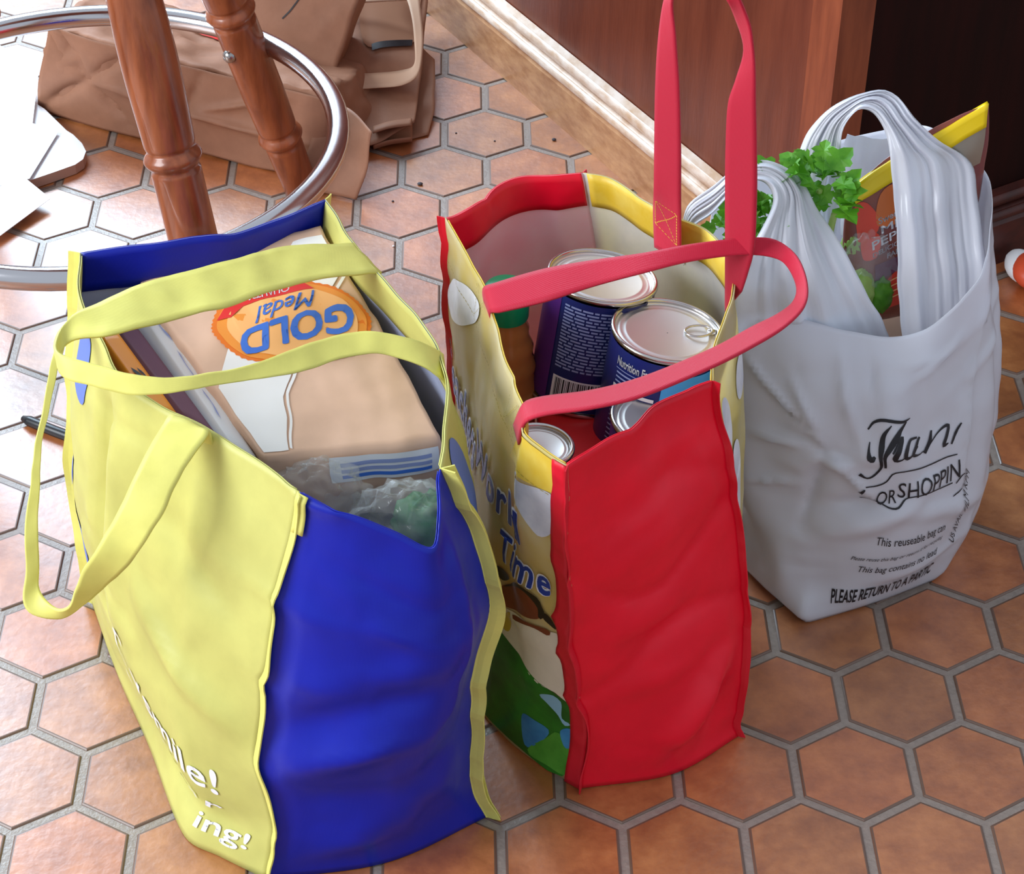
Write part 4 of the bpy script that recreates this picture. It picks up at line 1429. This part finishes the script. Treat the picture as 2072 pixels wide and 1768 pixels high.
# the side facing the viewer is around u = 0.75
rect('print', cs1, .50, 0.0, .615, 1.0, M['can_purple'], b1_)
bx_ = []
for k in range(20):
    v = .93 - .030 * k
    u = .632
    while u < .80:
        w_ = rnd.uniform(.012, .040)
        bx_.append((u, v, min(u + w_, .805), v + .016))
        u += w_ + .005
rects('small_print', cs1, bx_, M['micro'], b1_)
rect('barcode', cs1, .632, .045, .805, .275, M['carton'], b1_, .0005)
bx_ = []
u = .642
while u < .792:
    w_ = rnd.choice((.0016, .0016, .003, .0045))
    bx_.append((u, .055, u + w_, .26))
    u += w_ + rnd.choice((.0018, .003, .004))
rects('bars', cs1, bx_, M['ink'], b1_, .0008)
rect('print', cs1, .818, .03, .96, .97, M['can_plum'], b1_, .0004)
rect('print', cs1, .822, .78, .95, .80, M['carton'], b1_, .0008)
print_text('lettering', cs1, 'Nutrition', (.826, .875), (.925, .875), (0, .055), M['carton'], b1_, .0009, bold=.015)
print_text('lettering', cs1, 'Calories', (.826, .655), (.915, .655), (0, .060), M['carton'], b1_, .0009, bold=.015)
rect('print', cs1, .824, .62, .95, .632, M['micro'], b1_, .0008)
rects('small_print', cs1, [(.832, .56 - .052 * k, .832 + rnd.uniform(.04, .09), .575 - .052 * k) for k in range(9)], M['micro'], b1_, .0008)
rect('print', cs1, .826, .07, .94, .095, M['carton'], b1_, .0008)

axis2 = np.array([0.12, 0.04, 0.99])
c2, b2_, cs2 = can('tin_can', 'navy and sky blue tin can with a pull tab lid, beside the barcode can', at(1352, 666, .345), axis2, RC, HC, M['can_navy'], tab=0.12)
rect('print', cs2, .735, .04, .92, .90, M['can_sky'], b2_, .0005)
print_text('lettering', cs2, 'Nutrition Facts', (.585, .850), (.715, .850), (0, .075), M['carton'], b2_, .0008, bold=.02)
rect('print', cs2, .585, .815, .72, .822, M['micro'], b2_, .0008)
rects('small_print', cs2, [(.590, .775 - .04 * k, .590 + rnd.uniform(.07, .12), .79 - .04 * k) for k in range(3)], M['micro'], b2_, .0008)
rect('print', cs2, .585, .635, .72, .668, M['carton'], b2_, .0008)
print_text('lettering', cs2, '260', (.650, .505), (.715, .505), (0, .09), M['carton'], b2_, .0008, bold=.02)
rect('print', cs2, .585, .455, .64, .475, M['micro'], b2_, .0008)
rects('small_print', cs2, [(.590, .40 - .045 * k, .590 + rnd.uniform(.07, .12), .413 - .045 * k) for k in range(8)], M['micro'], b2_, .0008)
rect('print', cs2, .585, .03, .72, .045, M['carton'], b2_, .0008)

c3, b3_, cs3 = can('tin_can', 'tin can half hidden behind the red front panel', at(1345, 842, .306), np.array([0.06, 0.02, 0.99]), .045, .105, M['can_navy'], tab=None)
c4, b4_, cs4 = can('tin_can', 'small tin can with a ridged lid tucked by the yellow hem', at(1094, 896, .318), np.array([0.10, 0.02, 0.99]), .027, .085, M['can_red'])
e5, b5_, t5 = carton('red_carton', 'plain red carton below the navy can', [at(1110, 935, .250), at(1290, 920, .250), at(1085, 800, .232), at(1265, 785, .232)], .12, M['can_red'])

# bottle with a green cap
bc = at(1012, 580, .350)
Mx = frame_matrix(bc - np.array([0.0, 0.0, .20]), (0.03, 0.0, 1.0))
bot = empty('juice_bottle', bc - np.array([0, 0, .20]), 'amber plastic bottle with a green screw cap in the red bag', 'bottle')
prof = [(.0005, 0), (.025, 0), (.030, .005), (.030, .095)]
for k in range(12):
    w = k / 11
    prof.append((0.030 - .003 * w - .009 * w * w + .0012 * math.sin(w * 22), .095 + .07 * w))
prof += [(.018, .170), (.018, .180)]
vs, fs = lathe(prof, 40)
link('bottle_body', mesh(moved(vs, Mx), fs), M['amber'], bot)
vs, fs = lathe([(.0308, .020), (.0308, .088)], 40)
link('label_wrap', mesh(moved(vs, Mx), fs), M['bottle_label'], bot)
vs, fs = lathe([(.0195, .170), (.0200, .1715), (.0200, .198), (.0185, .200), (.0005, .200)], 40)
cap = link('cap', mesh(moved(vs, Mx), fs), M['cap_green'], bot)

# ------------------------------------------------------------------ stool: turned legs and chrome foot ring
ZR = 0.215
RC_ = np.array([-0.545, 0.300, ZR])
RR = 0.268
stool = empty('bar_stool', (RC_[0], RC_[1], 0), 'bar stool with turned wooden legs and a chrome foot ring', 'stool')
ring = [(RC_[0] + RR * math.cos(2 * math.pi * k / 96), RC_[1] + RR * math.sin(2 * math.pi * k / 96), ZR) for k in range(96)]
vs, fs = tube(ring, 0.0122, 16, closed=True)
link('foot_ring', mesh(vs, fs), M['chrome'], stool)


def turned_leg(foot, head, beads, parent):
    foot, head = np.array(foot), np.array(head)
    L = np.linalg.norm(head - foot)
    Mx = frame_matrix(foot, head - foot)
    prof = []
    N = 300
    for k in range(N + 1):
        s = k / N * L
        # slender foot, swelling to a long bulb between the beads
        r = 0.0205 + 0.0045 * min(s / 0.16, 1.0)
        r += 0.0030 * math.exp(-((s - 0.40) / 0.07) ** 2)
        r -= 0.004 * max(0, (s - 0.45)) / 0.3
        for b in beads:
            r += 0.0042 * math.exp(-((s - b) / 0.0055) ** 2)
            r -= 0.0026 * math.exp(-((s - b - 0.010) / 0.0024) ** 2) + 0.0026 * math.exp(-((s - b + 0.010) / 0.0024) ** 2)
        prof.append((r, s))
    prof = [(0.0005, 0.0)] + prof
    vs, fs = lathe(prof, 28)
    return link('leg', mesh(moved(vs, Mx), fs), M['leg'], parent)



for foot, head, beads in (((-0.383, 0.085, 0), (-0.493, 0.189, 0.70), (0.09, 0.300)), ((-0.339, 0.529, 0), (-0.507, 0.405, 0.70), (0.09, 0.278)),
                          ((-0.752, 0.529, 0), (-0.583, 0.405, 0.70), (0.09, 0.278)), ((-0.707, 0.085, 0), (-0.597, 0.189, 0.70), (0.09, 0.300))):
    turned_leg(foot, head, beads, stool)
    # domed bolt that pins the ring to the leg
    foot, head = np.array(foot), np.array(head)
    p = foot + (head - foot) * (ZR / 0.70)
    inward = np.array([RC_[0] - p[0], RC_[1] - p[1], 0])
    inward /= np.linalg.norm(inward)
    Mx = frame_matrix(p + inward * 0.022, inward)
    vs, fs = lathe([(0.0005, 0.0105), (0.004, 0.0100), (0.0070, 0.0075), (0.0082, 0.0040), (0.0082, 0.0), (0.004, 0.0), (0.004, -0.012)], 20)
    link('bolt', mesh(moved(vs, Mx), [f[::-1] for f in fs]), M['steel'], stool)
    p2 = p - inward * 0.02
    vs, fs = tube([p, p - inward * (RR - np.hypot(*(p - RC_)[:2]))], 0.005, 10)
    link('ring_pin', mesh(vs, fs), M['steel'], stool)
vs, fs = lathe([(0.0005, 0.0), (0.165, 0.0), (0.178, 0.008), (0.182, 0.020), (0.176, 0.032), (0.15, 0.036), (0.0005, 0.034)], 48)
link('seat', mesh(moved(vs, Matrix.Translation((RC_[0], RC_[1], 0.695))), fs), M['leg'], stool)

# ------------------------------------------------------------------ brown paper bags under and behind the stool
def paper_block(name, label, low, high, parts=(16, 16, 12), rnd_=0.06, bulge=0.06, crumple=0.006, seed=1.0, m=None):
    me, tp, fr_, lf = block(list(low) + list(high), parts, rnd_, bulge, seed, crumple)
    c = sum(np.array(p) for p in low) / 4
    e = empty(name, (c[0], c[1], 0), label, 'paper bag', 'brown paper bags on the floor')
    o = link('paper_body', me, m or M['kraft'], e, smooth=True)
    return e, o, tp, fr_


def V3(*a): return np.array(a, float)


# large bag lying on its side: front edge from the white tray to its open mouth
A0, A1 = at(58, 238, .003), at(648, 382, .003)
ax = (A1 - A0)
ax[2] = 0
away = V3(-ax[1], ax[0], 0)
away /= np.linalg.norm(away)
A0, A1 = A0 + away * .022, A1 + away * .022
low = [A0, A1, A0 + away * .26, A1 + away * .20]
high = [at(97, 52, .135), at(668, 200, .100), at(97, 52, .080) + away * .12, at(668, 200, .05) + away * .10]
pb1, pbo, pt1, pf1 = paper_block('paper_bag', 'large brown paper bag lying on its side under the stool', low, high, (46, 30, 22), .01, .03, .0085, 3.3)
# creased front sheet of the bag
fs_ = coons([A0 - away * .004, A0 * .5 + A1 * .5 - away * .010, A1 - away * .004], [high[0] - away * .003, high[0] * .5 + high[1] * .5 - away * .010, high[1] - away * .003],
            [A0 - away * .004, A0 * .5 + high[0] * .5 - away * .008, high[0] - away * .003], [A1 - away * .004, A1 * .5 + high[1] * .5 - away * .008, high[1] - away * .003], 80, 40)
fs_.push(lambda U, V: 2.2 * (crease(U, V, (.02, .98), (.17, .55), -.006, .02) + crease(U, V, (.02, .06), (.17, .55), -.006, .02) + crease(U, V, (.17, .55), (.30, .95), -.005, .02)
         + crease(U, V, (.17, .55), (.33, .12), -.005, .02) + crease(U, V, (.17, .55), (.98, .42), .006, .02) + crease(U, V, (.56, .95), (.50, .1), -.005, .015) + crease(U, V, (.56, .52), (.85, .9), .004, .015)))
fs_.wobble(lambda p: nvec(p, 14, 3.0) * .003)
solid(link('front_sheet', fs_.mesh(), [M['kraft'], M['kraft_in']], pb1), .0008, inner=1)
# torn mouth: paper edge reaching past the body towards the right
mouth = coons([at(600, 372, .010), at(660, 392, .004), at(722, 405, .002)], [at(640, 200, .085), at(700, 215, .090), at(756, 268, .085)],
              [at(600, 372, .010), at(625, 290, .05), at(640, 200, .085)], [at(722, 405, .002), at(742, 340, .04), at(756, 268, .085)], 20, 26)
mouth.wobble(lambda p: nvec(p, 20, 2.0) * .004)
mo = solid(link('mouth_flap', mouth.mesh(), [M['kraft'], M['kraft_in']], pb1), .0009, inner=1)
# red printed patch at the far end
print_poly('print', pt1, [(.32, .62), (.52, .62), (.52, .98), (.32, .98)], M['ribbon_red'], pbo, .0016)

# upright folded bag leaning behind the stool: a pale broad face with a slit
q = [at(505, 190, .02), at(655, 210, .02), at(500, -60, .16), at(735, -20, .15)]
lowq = [p + V3(.02, .10, 0) for p in q]
pb2, pb2o, pt2, pf2 = paper_block('paper_bag', 'brown paper bag leaning behind the stool leg, broad pale face', lowq, q, (18, 18, 8), .03, .02, .0025, 6.1)
sg = -1 if pt2.N[8, 8][1] > 0 else 1
pt2.N *= sg
print_stroke('slit', pt2, [[(.33, .66, .012), (.42, .78, .014), (.50, .90, .010)]], M['ink'], pb2o, .0012)

# flattened bag with a flat paper handle, farther right
e3 = empty('paper_bag', at(790, 150, 0), 'flattened brown paper bag with a flat paper handle near the baseboard', 'paper bag', 'brown paper bags on the floor')
fl = coons([at(690, 300, .012), at(760, 290, .016), at(838, 248, .022)], [at(655, 30, .060), at(740, -40, .075), at(868, -40, .06)],
           [at(690, 300, .012), at(668, 190, .03), at(655, 30, .06)], [at(838, 248, .022), at(852, 150, .030), at(868, -40, .06)], 34, 40)
fl.push(lambda U, V: fold(U, V, (.0, .5), (1.0, .42), .002, .05) + fold(U, V, (.5, .0), (.45, 1.0), -.002, .07))
fl.wobble(lambda p: nvec(p, 16, 7.0) * .002)
solid(link('front_sheet', fl.mesh(), [M['kraft'], M['kraft_in']], e3), .001, inner=1)
SURF['flat_bag'] = fl
# under sheet with rolled edge
ul = coons([at(752, 282, .004), at(800, 286, .003), at(866, 272, .003)], [at(735, 60, .03), at(800, 40, .034), at(880, 120, .02)],
           [at(752, 282, .004), at(745, 170, .015), at(735, 60, .03)], [at(866, 272, .003), at(880, 210, .012), at(880, 120, .02)], 22, 26)
ul.wobble(lambda p: nvec(p, 22, 9.0) * .003 * min(p[2] / .01, 1))
solid(link('rear_sheet', ul.mesh(), [M['kraft'], M['kraft_in']], e3), .001, inner=1)
roll = [at(756, 262, .020), at(790, 252, .024), at(834, 246, .024)]
rl_ = catmull(roll, 16)
P = []
for p in rl_:
    P.append([p + V3(0, .016 * math.sin(w) * (1 - .04 * w) - .012, .016 * math.cos(w) * (1 - .04 * w) - .006) for w in np.linspace(-0.6, 4.6, 20)])
sr = Surf(np.array(P))
solid(link('rolled_edge', sr.mesh(), [M['kraft'], M['kraft_in']], e3), .001, inner=1)
# dark mouth of the handle cut-out and its darker inner sheet
CT = [at(722, 30, .0), ]
print_poly('inner_sheet', fl, [(.46, .58), (.90, .56), (.93, .80), (.90, 1.0), (.45, 1.0), (.40, .80)], M['kraft_in'], e3, .0025, smooth=40)
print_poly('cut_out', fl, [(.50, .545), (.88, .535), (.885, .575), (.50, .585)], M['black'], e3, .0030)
hd = [(at(690, 150, .040), at(690, 182, .034)), (at(760, 148, .046), at(760, 178, .040)), (at(815, 142, .050), at(815, 172, .044)), (at(838, 130, .056), at(846, 150, .050)),
      (at(838, 80, .072), at(856, 88, .068)), (at(832, 30, .085), at(852, 30, .082)), (at(818, -10, .092), at(842, -20, .09)), (at(790, -30, .09), at(800, -50, .088))]
ribbon('paper_handle', hd, 5, M['kraft_pale'], e3, .0012, 60)
# pale upper edge
hd = [(at(690, -6, .084), at(690, 8, .08)), (at(760, -10, .088), at(760, 4, .084)), (at(830, -14, .09), at(830, 0, .086))]
ribbon('paper_handle', hd, 4, M['kraft_pale'], e3, .0012, 30)

# ------------------------------------------------------------------ white tray and loose papers at the left
def slab(poly, z0, z1, rr=0.0, name='slab', mats=None, parent=None):
    P = np.array(poly, float)
    n = len(P)
    vs = [(p[0], p[1], z0) for p in P] + [(p[0], p[1], z1) for p in P]
    fs = [tuple(range(n - 1, -1, -1)), tuple(range(n, 2 * n))] + [(i, (i + 1) % n, n + (i + 1) % n, n + i) for i in range(n)]
    me = mesh(vs, fs)
    o = link(name, me, mats, parent, smooth=False)
    if mats and len(mats) > 1:
        me.polygons.foreach_set('material_index', [0, 0] + [1] * n)
    return o


tr = empty('serving_tray', at(0, 320, 0), 'white tray with a rounded corner and tan edge on the floor', 'tray')
c_ = at(150, 305, .014)
p_a, p_b = at(30, 375, .014), at(118, 258, .014)
ctr = at(172, 310, .014)
pts = [p_a, at(110, 348, .014), at(152, 333, .014), at(168, 322, .014), at(174, 306, .014), at(166, 290, .014), at(148, 272, .014), at(135, 264, .014),
       at(90, 220, .014), at(-36, 140, .014), at(-40, 385, .014), at(-20, 396, .014)]
slab([(p[0], p[1]) for p in pts], .001, .014, name='tray_body', mats=[M['tray'], M['tray_side']], parent=tr)
pp = [[at(0, 92, .030), at(78, 150, .026), at(66, 250, .020), at(118, 268, .017), at(60, 362, .018), at(-36, 385, .02), at(-40, 80, .03)],
      [at(-38, 498, .008), at(0, 478, .008), at(102, 402, .012), at(48, 358, .020), at(-30, 390, .018), at(-38, 400, .018)]]
for k, (poly, lab) in enumerate(zip(pp, ('white printed sheet of paper lying on the tray', 'blank white paper corner poking out over the tiles'))):
    n = len(poly)
    up_ = [p + V3(0, 0, .0006) for p in poly]
    me = mesh(list(poly) + up_, [tuple(range(n)), tuple(range(2 * n - 1, n - 1, -1))] + [(i, (i + 1) % n, n + (i + 1) % n, n + i) for i in range(n)])
    bm = bmesh.new()
    bm.from_mesh(me)
    bmesh.ops.triangulate(bm, faces=bm.faces[:])
    bmesh.ops.recalc_face_normals(bm, faces=bm.faces[:])
    bm.to_mesh(me)
    bm.free()
    e_ = tag(link('paper_sheet', me, M['white_paper'], smooth=False), lab, 'paper', 'loose papers by the stool')

# dark rod on the floor behind the yellow bag
vs, fs = tube([at(46, 846, .006), at(60, 852, .006), at(110, 872, .006), at(200, 905, .006), at(240, 918, .006)], [.003, .0058, .006, .006, .005], 14)
tag(link('black_rod', mesh(vs, fs), M['black']), 'slim black rod lying on the tiles behind the yellow bag', 'rod')

# white and orange-red rounded object at the right edge
ro = empty('rounded_object', at(2075, 545, 0), 'white rounded object with an orange-red side on the floor by the dark baseboard', 'object')
blob(at(2066, 538, .015), (.018, .028, .0145), 1.0, M['white_paper'], 'white_shell', ro, 0.03)
blob(at(2090, 548, .018), (.024, .030, .0175), 2.0, M['coral'], 'orange_side', ro, 0.03)

# crumbs on the tiles
for k, (px, py, r, m_, lab) in enumerate(((1121, 284, .0026, 'crumb', 'small dark crumb beside the pale baseboard'), (850, 374, .0030, 'crumb', 'small dark crumb between the paper bag and red bag'),
                                (923, 270, .0012, 'crumb', 'tiny dark speck near the paper bags, left one'), (1001, 286, .0012, 'crumb', 'tiny dark speck near the paper bags, right one'),
                                (2009, 774, .0028, 'crumb_white', 'small white crumb on the tiles beside the carrier bag'), (795, 408, .0015, 'crumb', 'tiny dark speck behind the blue bag'), (796, 499, .0014, 'crumb_white', 'tiny white speck on the grout behind the blue bag'))):
    c = at(px, py, 0)
    o = blob((c[0], c[1], r * .55), (r, r * .8, r * .6), k * 2.0, M[m_], 'crumb', None, 0.3, (10, 7))
    tag(o, lab, 'crumb', 'crumbs on the tiles')

# ------------------------------------------------------------------ prints on the red bag's side panel (uv: back to front, bottom to top)
RED_ART = {'head': [(0.751, 0.492), (0.827, 0.555), (0.872, 0.565), (0.903, 0.548), (0.909, 0.518), (0.878, 0.488), (0.827, 0.465), (0.769, 0.445), (0.742, 0.458)], 'hair': [(0.757, 0.495), (0.839, 0.569), (0.894, 0.575), (0.924, 0.559), (0.921, 0.525), (0.9, 0.505), (0.903, 0.542), (0.875, 0.562), (0.842, 0.559)], 'braid': [(0.918, 0.532), (0.937, 0.535), (0.952, 0.512), (0.950, 0.498), (0.930, 0.505), (0.915, 0.515)], 'braid2': [(0.716, 0.528), (0.765, 0.545), (0.783, 0.538), (0.75, 0.508), (0.716, 0.512)], 'dress': [(0.733, 0.385), (0.79, 0.438), (0.775, 0.378), (0.757, 0.355), (0.733, 0.358)], 'arm': [(0.799, 0.438), (0.875, 0.468), (0.927, 0.482), (0.921, 0.462), (0.875, 0.458), (0.812, 0.431)],
           'white': [(0.60, 0.30), (0.68, 0.41), (0.796, 0.445), (0.918, 0.475), (0.958, 0.478), (0.958, 0.265), (0.93, 0.278), (0.863, 0.281), (0.805, 0.314), (0.72, 0.31)],
           'green': [(0.10, 0.10), (0.30, 0.28), (0.50, 0.34), (0.65, 0.345), (0.757, 0.328), (0.805, 0.314), (0.857, 0.291), (0.897, 0.278), (0.958, 0.262), (0.958, 0.020), (0.80, 0.012), (0.40, 0.012), (0.15, 0.012)],
           'lime': [(0.888, 0.1), (0.918, 0.144), (0.945, 0.107), (0.957, 0.117), (0.957, 0.022), (0.90, 0.016), (0.84, 0.020)], 'blue1': [(0.809, 0.124), (0.851, 0.134), (0.894, 0.13), (0.875, 0.077), (0.836, 0.03), (0.812, 0.077)], 'blue2': [(0.869, 0.237), (0.918, 0.264), (0.933, 0.254), (0.93, 0.197), (0.955, 0.191), (0.936, 0.177), (0.918, 0.201), (0.888, 0.221)], 'blue3': [(0.925, 0.151), (0.957, 0.175), (0.957, 0.117), (0.940, 0.107)],
           'cloud': [(0.780, 0.836), (0.86, 0.872), (0.957, 0.896), (0.957, 0.799), (0.924, 0.763), (0.888, 0.776), (0.839, 0.806)], 'cloud2': [(0.30, 0.945), (0.18, 0.93), (0.05, 0.86), (0.03, 0.78), (0.149, 0.79), (0.27, 0.88)],
           'goldhem': [(0.80, 0.995), (0.957, 0.995), (0.957, 0.905), (0.87, 0.885), (0.74, 0.850)]}
pl_ = panels_r['l']
for key, m_, off, sm in (('white', 'cream', .0010, 40), ('green', 'green_print', .0011, 50), ('lime', 'lime_print', .0013, 30), ('blue1', 'sky_print', .0013, 30), ('blue2', 'pale_sky_print', .0013, 30),
                         ('blue3', 'sky_print', .0014, 24), ('cloud', 'cloud', .0010, 40), ('cloud2', 'cloud', .0010, 40), ('goldhem', 'hem_yellow', .0012, 0), ('dress', 'gold_print', .0014, 24),
                         ('head', 'skin_print', .0015, 36), ('hair', 'hair_print', .0018, 36), ('braid', 'hair_print', .0016, 24), ('braid2', 'hair_print', .0016, 24), ('arm', 'skin_print', .0014, 24)):
    print_poly('print', rl, RED_ART[key], M[m_], pl_, off, 0.03, sm)
for s_, p0, p1, h in (('Teachers', (0.03, 0.560), (0.46, 0.585), (0.0, 0.105)), ('World', (0.46, 0.630), (0.858, 0.700), (0.0, 0.088)), ('Time', (0.735, 0.570), (0.938, 0.596), (0.0, 0.076))):
    print_text('lettering', rl, s_, p0, p1, h, M['white_print'], pl_, .0021, bold=0.055, spacing=1.12)
    print_text('lettering', rl, s_, p0, p1, h, M['navy_print'], pl_, .0027, bold=0.020, spacing=1.12)
# clouds on the far panel
pr_ = panels_r['r']
for c in ((.10, .80, .05, .07), (.07, .55, .06, .06), (.16, .62, .06, .09), (.3, .8, .07, .05)):
    print_poly('print', rr, oval((c[0], c[1]), c[2], c[3], 30), M['cloud'], pr_, .0010)
# stitching along the hem and the strap ends
def stitches(surf, a, b, n, m_, parent, off=.0016, w=.0016):
    strokes = []
    a, b = np.array(a), np.array(b)
    for k in range(n):
        p = a + (b - a) * (k + .12) / n
        q_ = a + (b - a) * (k + .78) / n
        strokes.append([(p[0], p[1], w), ((p[0] + q_[0]) / 2, (p[1] + q_[1]) / 2, w), (q_[0], q_[1], w)])
    return print_stroke('stitching', surf, strokes, m_, parent, off, n=3)


stitches(rl, (0.02, 0.895), (0.95, 0.895), 60, M['thread_y'], pl_)
for u0 in (0.30, 0.70):
    for a, b in (((u0 - .04, .90), (u0 + .04, .99)), ((u0 - .04, .99), (u0 + .04, .90)), ((u0 - .04, .90), (u0 - .04, .99)), ((u0 + .04, .90), (u0 + .04, .99))):
        stitches(rl, a, b, 9, M['thread_y'], pl_)
# gold box stitching on the upright strap
vs, fs = [], []
for a, b in (((.030, .1), (.030, .9)), ((.075, .1), (.075, .9)), ((.030, .1), (.075, .1)), ((.030, .9), (.075, .9)), ((.030, .1), (.075, .9)), ((.030, .9), (.075, .1))):
    a, b = np.array(a), np.array(b)
    n_ = max(4, int(np.hypot((b - a)[0] * .8, (b - a)[1] * .028) / .003))
    for sgn in (1, -1):
        for k in range(n_):
            p, q_ = a + (b - a) * (k + .1) / n_, a + (b - a) * (k + .75) / n_
            d = np.array([(q_ - p)[0] * .8, (q_ - p)[1] * .028])
            d /= np.linalg.norm(d)
            nn = np.array([-d[1] / .8, d[0] / .028]) * .0004
            b0 = len(vs)
            vs += [sA.at(*w_, sgn * .0013) for w_ in (p + nn, p - nn, q_ - nn, q_ + nn)]
            fs.append((b0, b0 + 1, b0 + 2, b0 + 3))
link('stitching', mesh(vs, fs), M['thread'], hA)

# ------------------------------------------------------------------ print on the white carrier bag
THANK = [[(0.344, 0.725, 0.0017), (0.352, 0.751, 0.0028), (0.364, 0.762, 0.0039), (0.382, 0.751, 0.0034), (0.393, 0.751, 0.0011)], [(0.344, 0.688, 0.0011), (0.341, 0.658, 0.0028), (0.341, 0.636, 0.0062), (0.346, 0.647, 0.0022)], [(0.369, 0.747, 0.0011), (0.36, 0.717, 0.0039), (0.355, 0.68, 0.0056), (0.351, 0.647, 0.0039), (0.349, 0.606, 0.0028), (0.341, 0.576, 0.0022), (0.334, 0.565, 0.0022), (0.328, 0.576, 0.005)], [(0.387, 0.747, 0.0022), (0.373, 0.714, 0.0062), (0.363, 0.68, 0.005), (0.355, 0.647, 0.0034), (0.354, 0.61, 0.0028)], [(0.363, 0.662, 0.0017), (0.373, 0.699, 0.0022), (0.378, 0.706, 0.0039), (0.37, 0.673, 0.005), (0.364, 0.643, 0.0056), (0.369, 0.639, 0.0022), (0.375, 0.647, 0.0014)], [(0.401, 0.677, 0.0028), (0.388, 0.684, 0.0034), (0.378, 0.665, 0.0056), (0.376, 0.643, 0.005), (0.384, 0.639, 0.0022), (0.398, 0.651, 0.0017)], [(0.405, 0.673, 0.0028), (0.395, 0.654, 0.005), (0.387, 0.639, 0.005), (0.396, 0.625, 0.0017), (0.405, 0.625, 0.0011)], [(0.42, 0.673, 0.0022), (0.414, 0.643, 0.0045), (0.405, 0.617, 0.005)], [(0.407, 0.621, 0.0014), (0.422, 0.651, 0.0017), (0.434, 0.654, 0.0028), (0.443, 0.643, 0.0039), (0.437, 0.625, 0.005), (0.429, 0.606, 0.005), (0.436, 0.599, 0.0014)], [(0.457, 0.625, 0.0017), (0.448, 0.606, 0.0039), (0.44, 0.587, 0.0034)]]
WAVES = [[(0.332, 0.535, 0.0014), (0.343, 0.543, 0.0017), (0.354, 0.561, 0.0017), (0.363, 0.591, 0.0017), (0.378, 0.595, 0.0017), (0.402, 0.576, 0.0017), (0.426, 0.565, 0.0017), (0.445, 0.539, 0.0014)], [(0.323, 0.483, 0.0017), (0.332, 0.491, 0.0017), (0.343, 0.476, 0.0017), (0.352, 0.468, 0.0017), (0.361, 0.472, 0.0017), (0.373, 0.498, 0.0017), (0.39, 0.494, 0.0017), (0.417, 0.472, 0.0017), (0.432, 0.461, 0.0017)], [(0.326, 0.513, 0.0045), (0.331, 0.528, 0.0017)], [(0.436, 0.45, 0.0014), (0.443, 0.465, 0.0017), (0.451, 0.472, 0.0014)], [(0.429, 0.413, 0.0014), (0.439, 0.416, 0.0017), (0.448, 0.424, 0.0014)]]
LINES = [('OR', (0.338, 0.468), (0.36, 0.483), (0.003, 0.052)), ('SHOPPIN', (0.363, 0.502), (0.443, 0.465), (0.003, 0.056)), ('This reuseable bag can', (0.337, 0.327), (0.417, 0.297), (0.001, 0.034)), ('Please reuse this bag or return it for recycling', (0.311, 0.26), (0.414, 0.26), (0.002, 0.015)), ('This bag contains no lead', (0.319, 0.208), (0.408, 0.201), (0.001, 0.026)), ('PLEASE RETURN TO A PARTIC', (0.302, 0.074), (0.423, 0.078), (-0.005, 0.056)), ('US AVAIL FILM KPM', (0.022 + 0.41, 0.193), (0.458, 0.446), (-0.006, 0.03))]
WM, HM = wb.dims()
for grp in (THANK, WAVES):
    for st_ in grp:
        print_stroke('lettering', wb, [[(u * WM, v * HM, w * .85) for u, v, w in st_]], M['ink'], wbody, .0009, lambda x, y: (x / WM, y / HM), n=28)
for t_, p0, p1, h in LINES:
    print_text('lettering', wb, t_, p0, p1, h, M['ink'], wbody, .0009, bold=0.02 if t_.isupper() and t_.startswith('PLEASE') else 0.0, shear=0.1)
